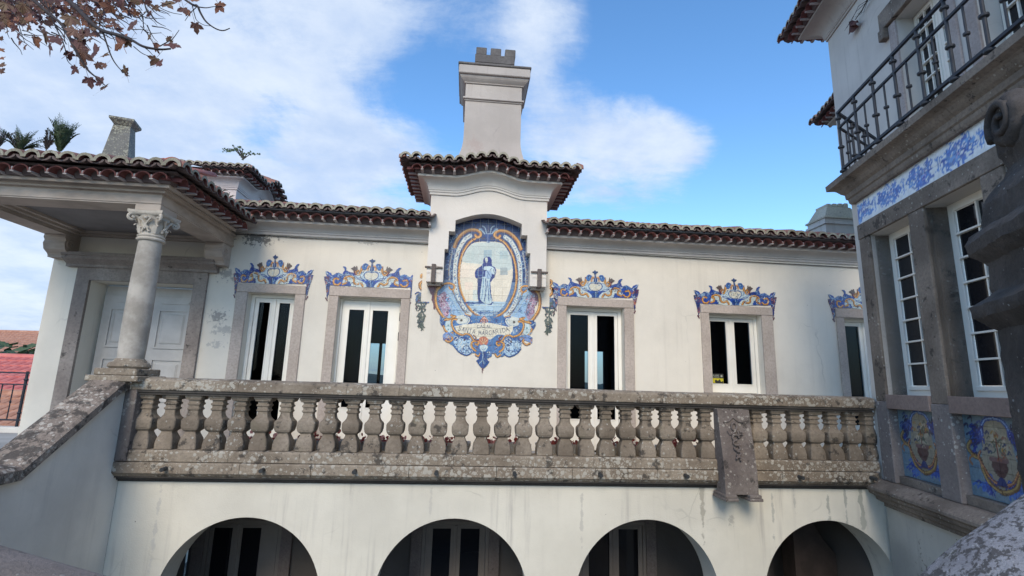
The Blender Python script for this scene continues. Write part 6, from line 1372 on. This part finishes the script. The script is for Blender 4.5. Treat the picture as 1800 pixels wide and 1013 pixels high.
# ------------------------------------------------------------------ PLANE TREE branch in the top left
tree = thing('plane_tree', 'autumn plane tree whose drooping branches with rust-brown leaves fill the top left corner', 'tree', (-7.5, 1.2, -4.35))
TO = Vector((-7.5, 1.2, -4.35))
def T(px, py, s): return Vector(tuple(float(v) for v in ray(px, py)*s))-TO
tr = MB(); tr.tube([(0, 0, 0), (.1, 0, 2), (.0, .1, 5), (.4, .4, 8), (.9, .8, 11)], [.42, .34, .28, .2, .1], 14); tr.build('trunk', M_BRANCH, tree, smooth=True)
limbs = [([T(-330, -420, 6.2), T(-150, -220, 5.2), T(-20, -90, 4.2), T(70, -40, 3.8), T(125, 5, 3.5), T(158, 38, 3.35), T(180, 54, 3.3), T(212, 63, 3.2), T(232, 71, 3.15), T(252, 82, 3.1), T(280, 87, 3.1), T(300, 86, 3.1)], .045),
         ([T(180, 54, 3.3), T(188, 78, 3.3), T(196, 100, 3.3), T(206, 116, 3.3), T(220, 130, 3.3), T(228, 134, 3.3)], .010),
         ([T(-60, -160, 4.6), T(20, -40, 4.0), T(70, 10, 3.7), T(110, 45, 3.6), T(128, 80, 3.5), T(143, 106, 3.5), T(155, 124, 3.5), T(170, 137, 3.5), T(184, 150, 3.5)], .030),
         ([T(120, -180, 4.8), T(250, -60, 4.0), T(330, 3, 3.6), T(346, 10, 3.5), T(352, 22, 3.5), T(362, 38, 3.5), T(378, 50, 3.5), T(392, 54, 3.5), T(404, 50, 3.5)], .022),
         ([T(346, 12, 3.5), T(362, 14, 3.5), T(375, 12, 3.5), T(390, 11, 3.5)], .007), ([T(346, 12, 3.5), T(334, 24, 3.5), T(325, 37, 3.5)], .006), ([T(338, 10, 3.5), T(342, 26, 3.5), T(346, 36, 3.5), T(358, 44, 3.5), T(371, 46, 3.5)], .005),
         ([T(252, 82, 3.1), T(262, 90, 3.1), T(270, 99, 3.1)], .006), ([T(280, 82, 3.1), T(296, 73, 3.1), T(304, 68, 3.1), T(315, 53, 3.1)], .006), ([T(235, 82, 3.1), T(250, 94, 3.1), T(265, 100, 3.1)], .005),
         ([T(300, 6, 3.4), T(280, 12, 3.4), T(300, 22, 3.4), T(320, 26, 3.4)], .005), ([T(247, 46, 3.3), T(262, 58, 3.3), T(284, 58, 3.3)], .005),
         ([T(32, 40, 3.6), T(38, 60, 3.6), T(44, 76, 3.6)], .005), ([T(60, -50, 4), T(90, 30, 3.8), T(112, 78, 3.6), T(118, 105, 3.6), T(126, 115, 3.6)], .010),
         ([T(-200, -300, 6.5), T(-60, -120, 6.2), T(40, 0, 6.0), T(90, 50, 5.9)], .05), ([T(0, -140, 6.5), T(100, -20, 6.2), T(170, 40, 6), T(215, 55, 6)], .03), ([T(60, -120, 6.5), T(200, -20, 6.0), T(235, 30, 5.8), T(262, 18, 5.8)], .025), ([T(-160, -100, 5.5), T(-60, -20, 5.3), T(-20, 60, 5.2), T(-5, 120, 5.2)], .02)]
for pts, r in limbs:
    P = [Vector(p) for p in crom([tuple(v) for v in pts], 4)]; MB().tube(P, [r*.42*(1-.80*i/(len(P)-1))+.0012 for i in range(len(P))], 6).build('branch', M_BRANCH, tree, smooth=True)
# joins to the trunk
for pts, r in limbs[:1]+limbs[2:4]+limbs[14:]:
    a = pts[0]; b = Vector((.2, .2, 9.0)); m_ = (a+b)/2+Vector((0, 0, .8)); MB().tube([b, m_, a], [r*2.2, r*1.6, r*1.02], 8).build('branch', M_BRANCH, tree, smooth=True)
tw = MB(); R_ = random.Random(11)
for k in range(120):
    px, py, s = R_.uniform(0, 270), R_.uniform(-10, 75), R_.uniform(3.6, 6.2)
    if py > 70-px*.06: continue
    a = R_.uniform(.2, 1.2); pts = [T(px, py, s)]
    for i in range(4): a += R_.uniform(-.4, .4); px += 9*math.cos(a); py += 9*math.sin(a); pts.append(T(px, py, s))
    tw.tube(pts, [.006, .005, .004, .003, .002], 4)
tw.build('twigs', M_BRANCH, tree, kind='stuff')
def leafmesh(seed, mat):
    R = random.Random(seed); pts = []
    lobes = [(-2.15, .50), (-1.1, .88), (0, 1.05), (1.1, .88), (2.15, .50)]
    for i, (a, r) in enumerate(lobes):
        r *= R.uniform(.85, 1.12); a += R.uniform(-.1, .1)
        for da, f in ((-.40, .70), (-.26, .60), (-.17, .82), (0, 1), (.17, .82), (.26, .60), (.40, .70)):
            if abs(da) == .26: continue
            pts.append((a+da, r*f))
        if i < 4: pts.append(((a+lobes[i+1][0])/2, .50))
    pts.append((math.pi, .14)); vs = [(0, 0, 0)]
    cx, cy = R.uniform(.15, .7), R.uniform(-.4, .4)
    for a, r in pts:
        x, y = r*math.sin(a), r*math.cos(a)+.1; vs.append((x*.55, y*.55, .55*(-cx*x*x*.6+cy*y*y*.4+.10*abs(x)+R.uniform(-.04, .04))))
    n = len(pts); fs = [(0, i+1, (i+1) % n+1) for i in range(n)]
    m = MB().add(vs, fs); k = len(m.v); m.add([(-.012, -.02, 0), (.012, -.02, 0), (.010, -.75, .12), (-.010, -.75, .12)], [(0, 1, 2, 3)])
    return m.mesh('leaf', mat)
LM = [leafmesh(s*4+i, M_LEAF[i]) for s in range(4) for i in range(4)]
def leaf(px, py, size, s, var=None, R=R_):
    o = link('leaf', LM[var if var is not None else R.randrange(16)], tree, tuple(T(px, py, s)))
    w = size*s/F*1.25
    o.scale = (w, w, w)
    o.rotation_euler = (rad(90+R.uniform(-38, 38)), R.uniform(-.9, .9)+math.pi*R.choice([0, 1, 1]), R.uniform(-.8, .8)); return o
near = [(215, 78, 34, 3.2), (228, 72, 18, 3.2), (167, 97, 26, 3.4), (180, 99, 22, 3.4), (60, 67, 27, 3.5), (80, 56, 30, 3.5), (88, 78, 24, 3.5), (103, 68, 26, 3.5), (131, 52, 24, 3.5), (140, 70, 28, 3.5), (148, 62, 22, 3.5), (135, 85, 30, 3.5), (146, 92, 26, 3.5), (124, 30, 26, 3.6), (109, 84, 15, 3.6), (122, 92, 16, 3.6),
        (133, 118, 18, 3.5), (145, 117, 14, 3.5), (156, 138, 20, 3.5), (178, 147, 18, 3.5), (180, 157, 20, 3.5), (32, 60, 13, 3.6), (34, 78, 14, 3.6), (43, 82, 13, 3.6), (16, 38, 18, 3.6), (27, 46, 14, 3.6), (50, 36, 17, 3.6), (171, 58, 14, 3.4), (186, 114, 13, 3.4), (170, 112, 16, 3.4),
        (235, 46, 25, 3.3), (205, 42, 15, 3.4), (205, 53, 14, 3.4), (239, 27, 15, 3.4), (272, 17, 15, 3.5), (222, 128, 17, 3.3), (221, 133, 8, 3.3), (272, 77, 24, 3.1), (264, 66, 12, 3.1), (304, 77, 23, 3.1), (294, 67, 12, 3.1), (274, 103, 17, 3.1), (276, 114, 20, 3.1),
        (290, 5, 22, 3.5), (313, 3, 14, 3.5), (323, 15, 20, 3.5), (332, 21, 13, 3.5), (343, 42, 19, 3.5), (384, 7, 22, 3.5), (335, 0, 18, 3.5), (234, 4, 22, 3.5), (195, 10, 22, 3.6), (213, 9, 14, 3.6), (242, 20, 10, 3.5), (4, 70, 9, 4), (0, 88, 9, 4), (1, 103, 11, 4), (2, 117, 14, 4), (0, 127, 12, 4), (10, 6, 22, 3.7), (40, 8, 20, 3.8), (165, 20, 18, 3.8), (262, 8, 12, 3.6), (14, 55, 8, 4)]
for px, py, sz, s in near: leaf(px, py, sz*1.12, s)
cnt = len(near)
while cnt < 298:
    px, py = R_.uniform(-10, 265), R_.uniform(-8, 84)
    lim = 48+14*math.sin(px*.05)+(14 if 80 < px < 170 else 0)-(.25*max(0, px-200))
    if py > lim or R_.random() < (py/lim)**2*.8 or (px > 190 and R_.random() < .55): continue
    leaf(px, py, R_.uniform(9, 16), R_.uniform(3.8, 6.5)); cnt += 1
# leaves beyond those, above and outside the frame, joined
ex = MB(); base = LM[1]
for k in range(1500):
    px, py, s = (R_.uniform(-500, 250), R_.uniform(-420, 40), R_.uniform(4, 9)) if k % 3 else (R_.uniform(-20, 235), R_.uniform(-20, 52), R_.uniform(5, 8))
    if px > 0 and (py > 50-.12*px-8*math.sin(px*.07) or R_.random() < .15): continue
    c = T(px, py, s); e = Matrix.Rotation(R_.uniform(0, 6.28), 3, Vector((R_.uniform(-1, 1), R_.uniform(-1, 1), R_.uniform(-1, 1))).normalized()); w = R_.uniform(.07, .13)
    ex.add([c+(e @ Vector(v.co))*w for v in base.vertices], [tuple(p.vertices) for p in base.polygons])
ex.build('far_leaves', M_LEAF[2], tree, kind='stuff')
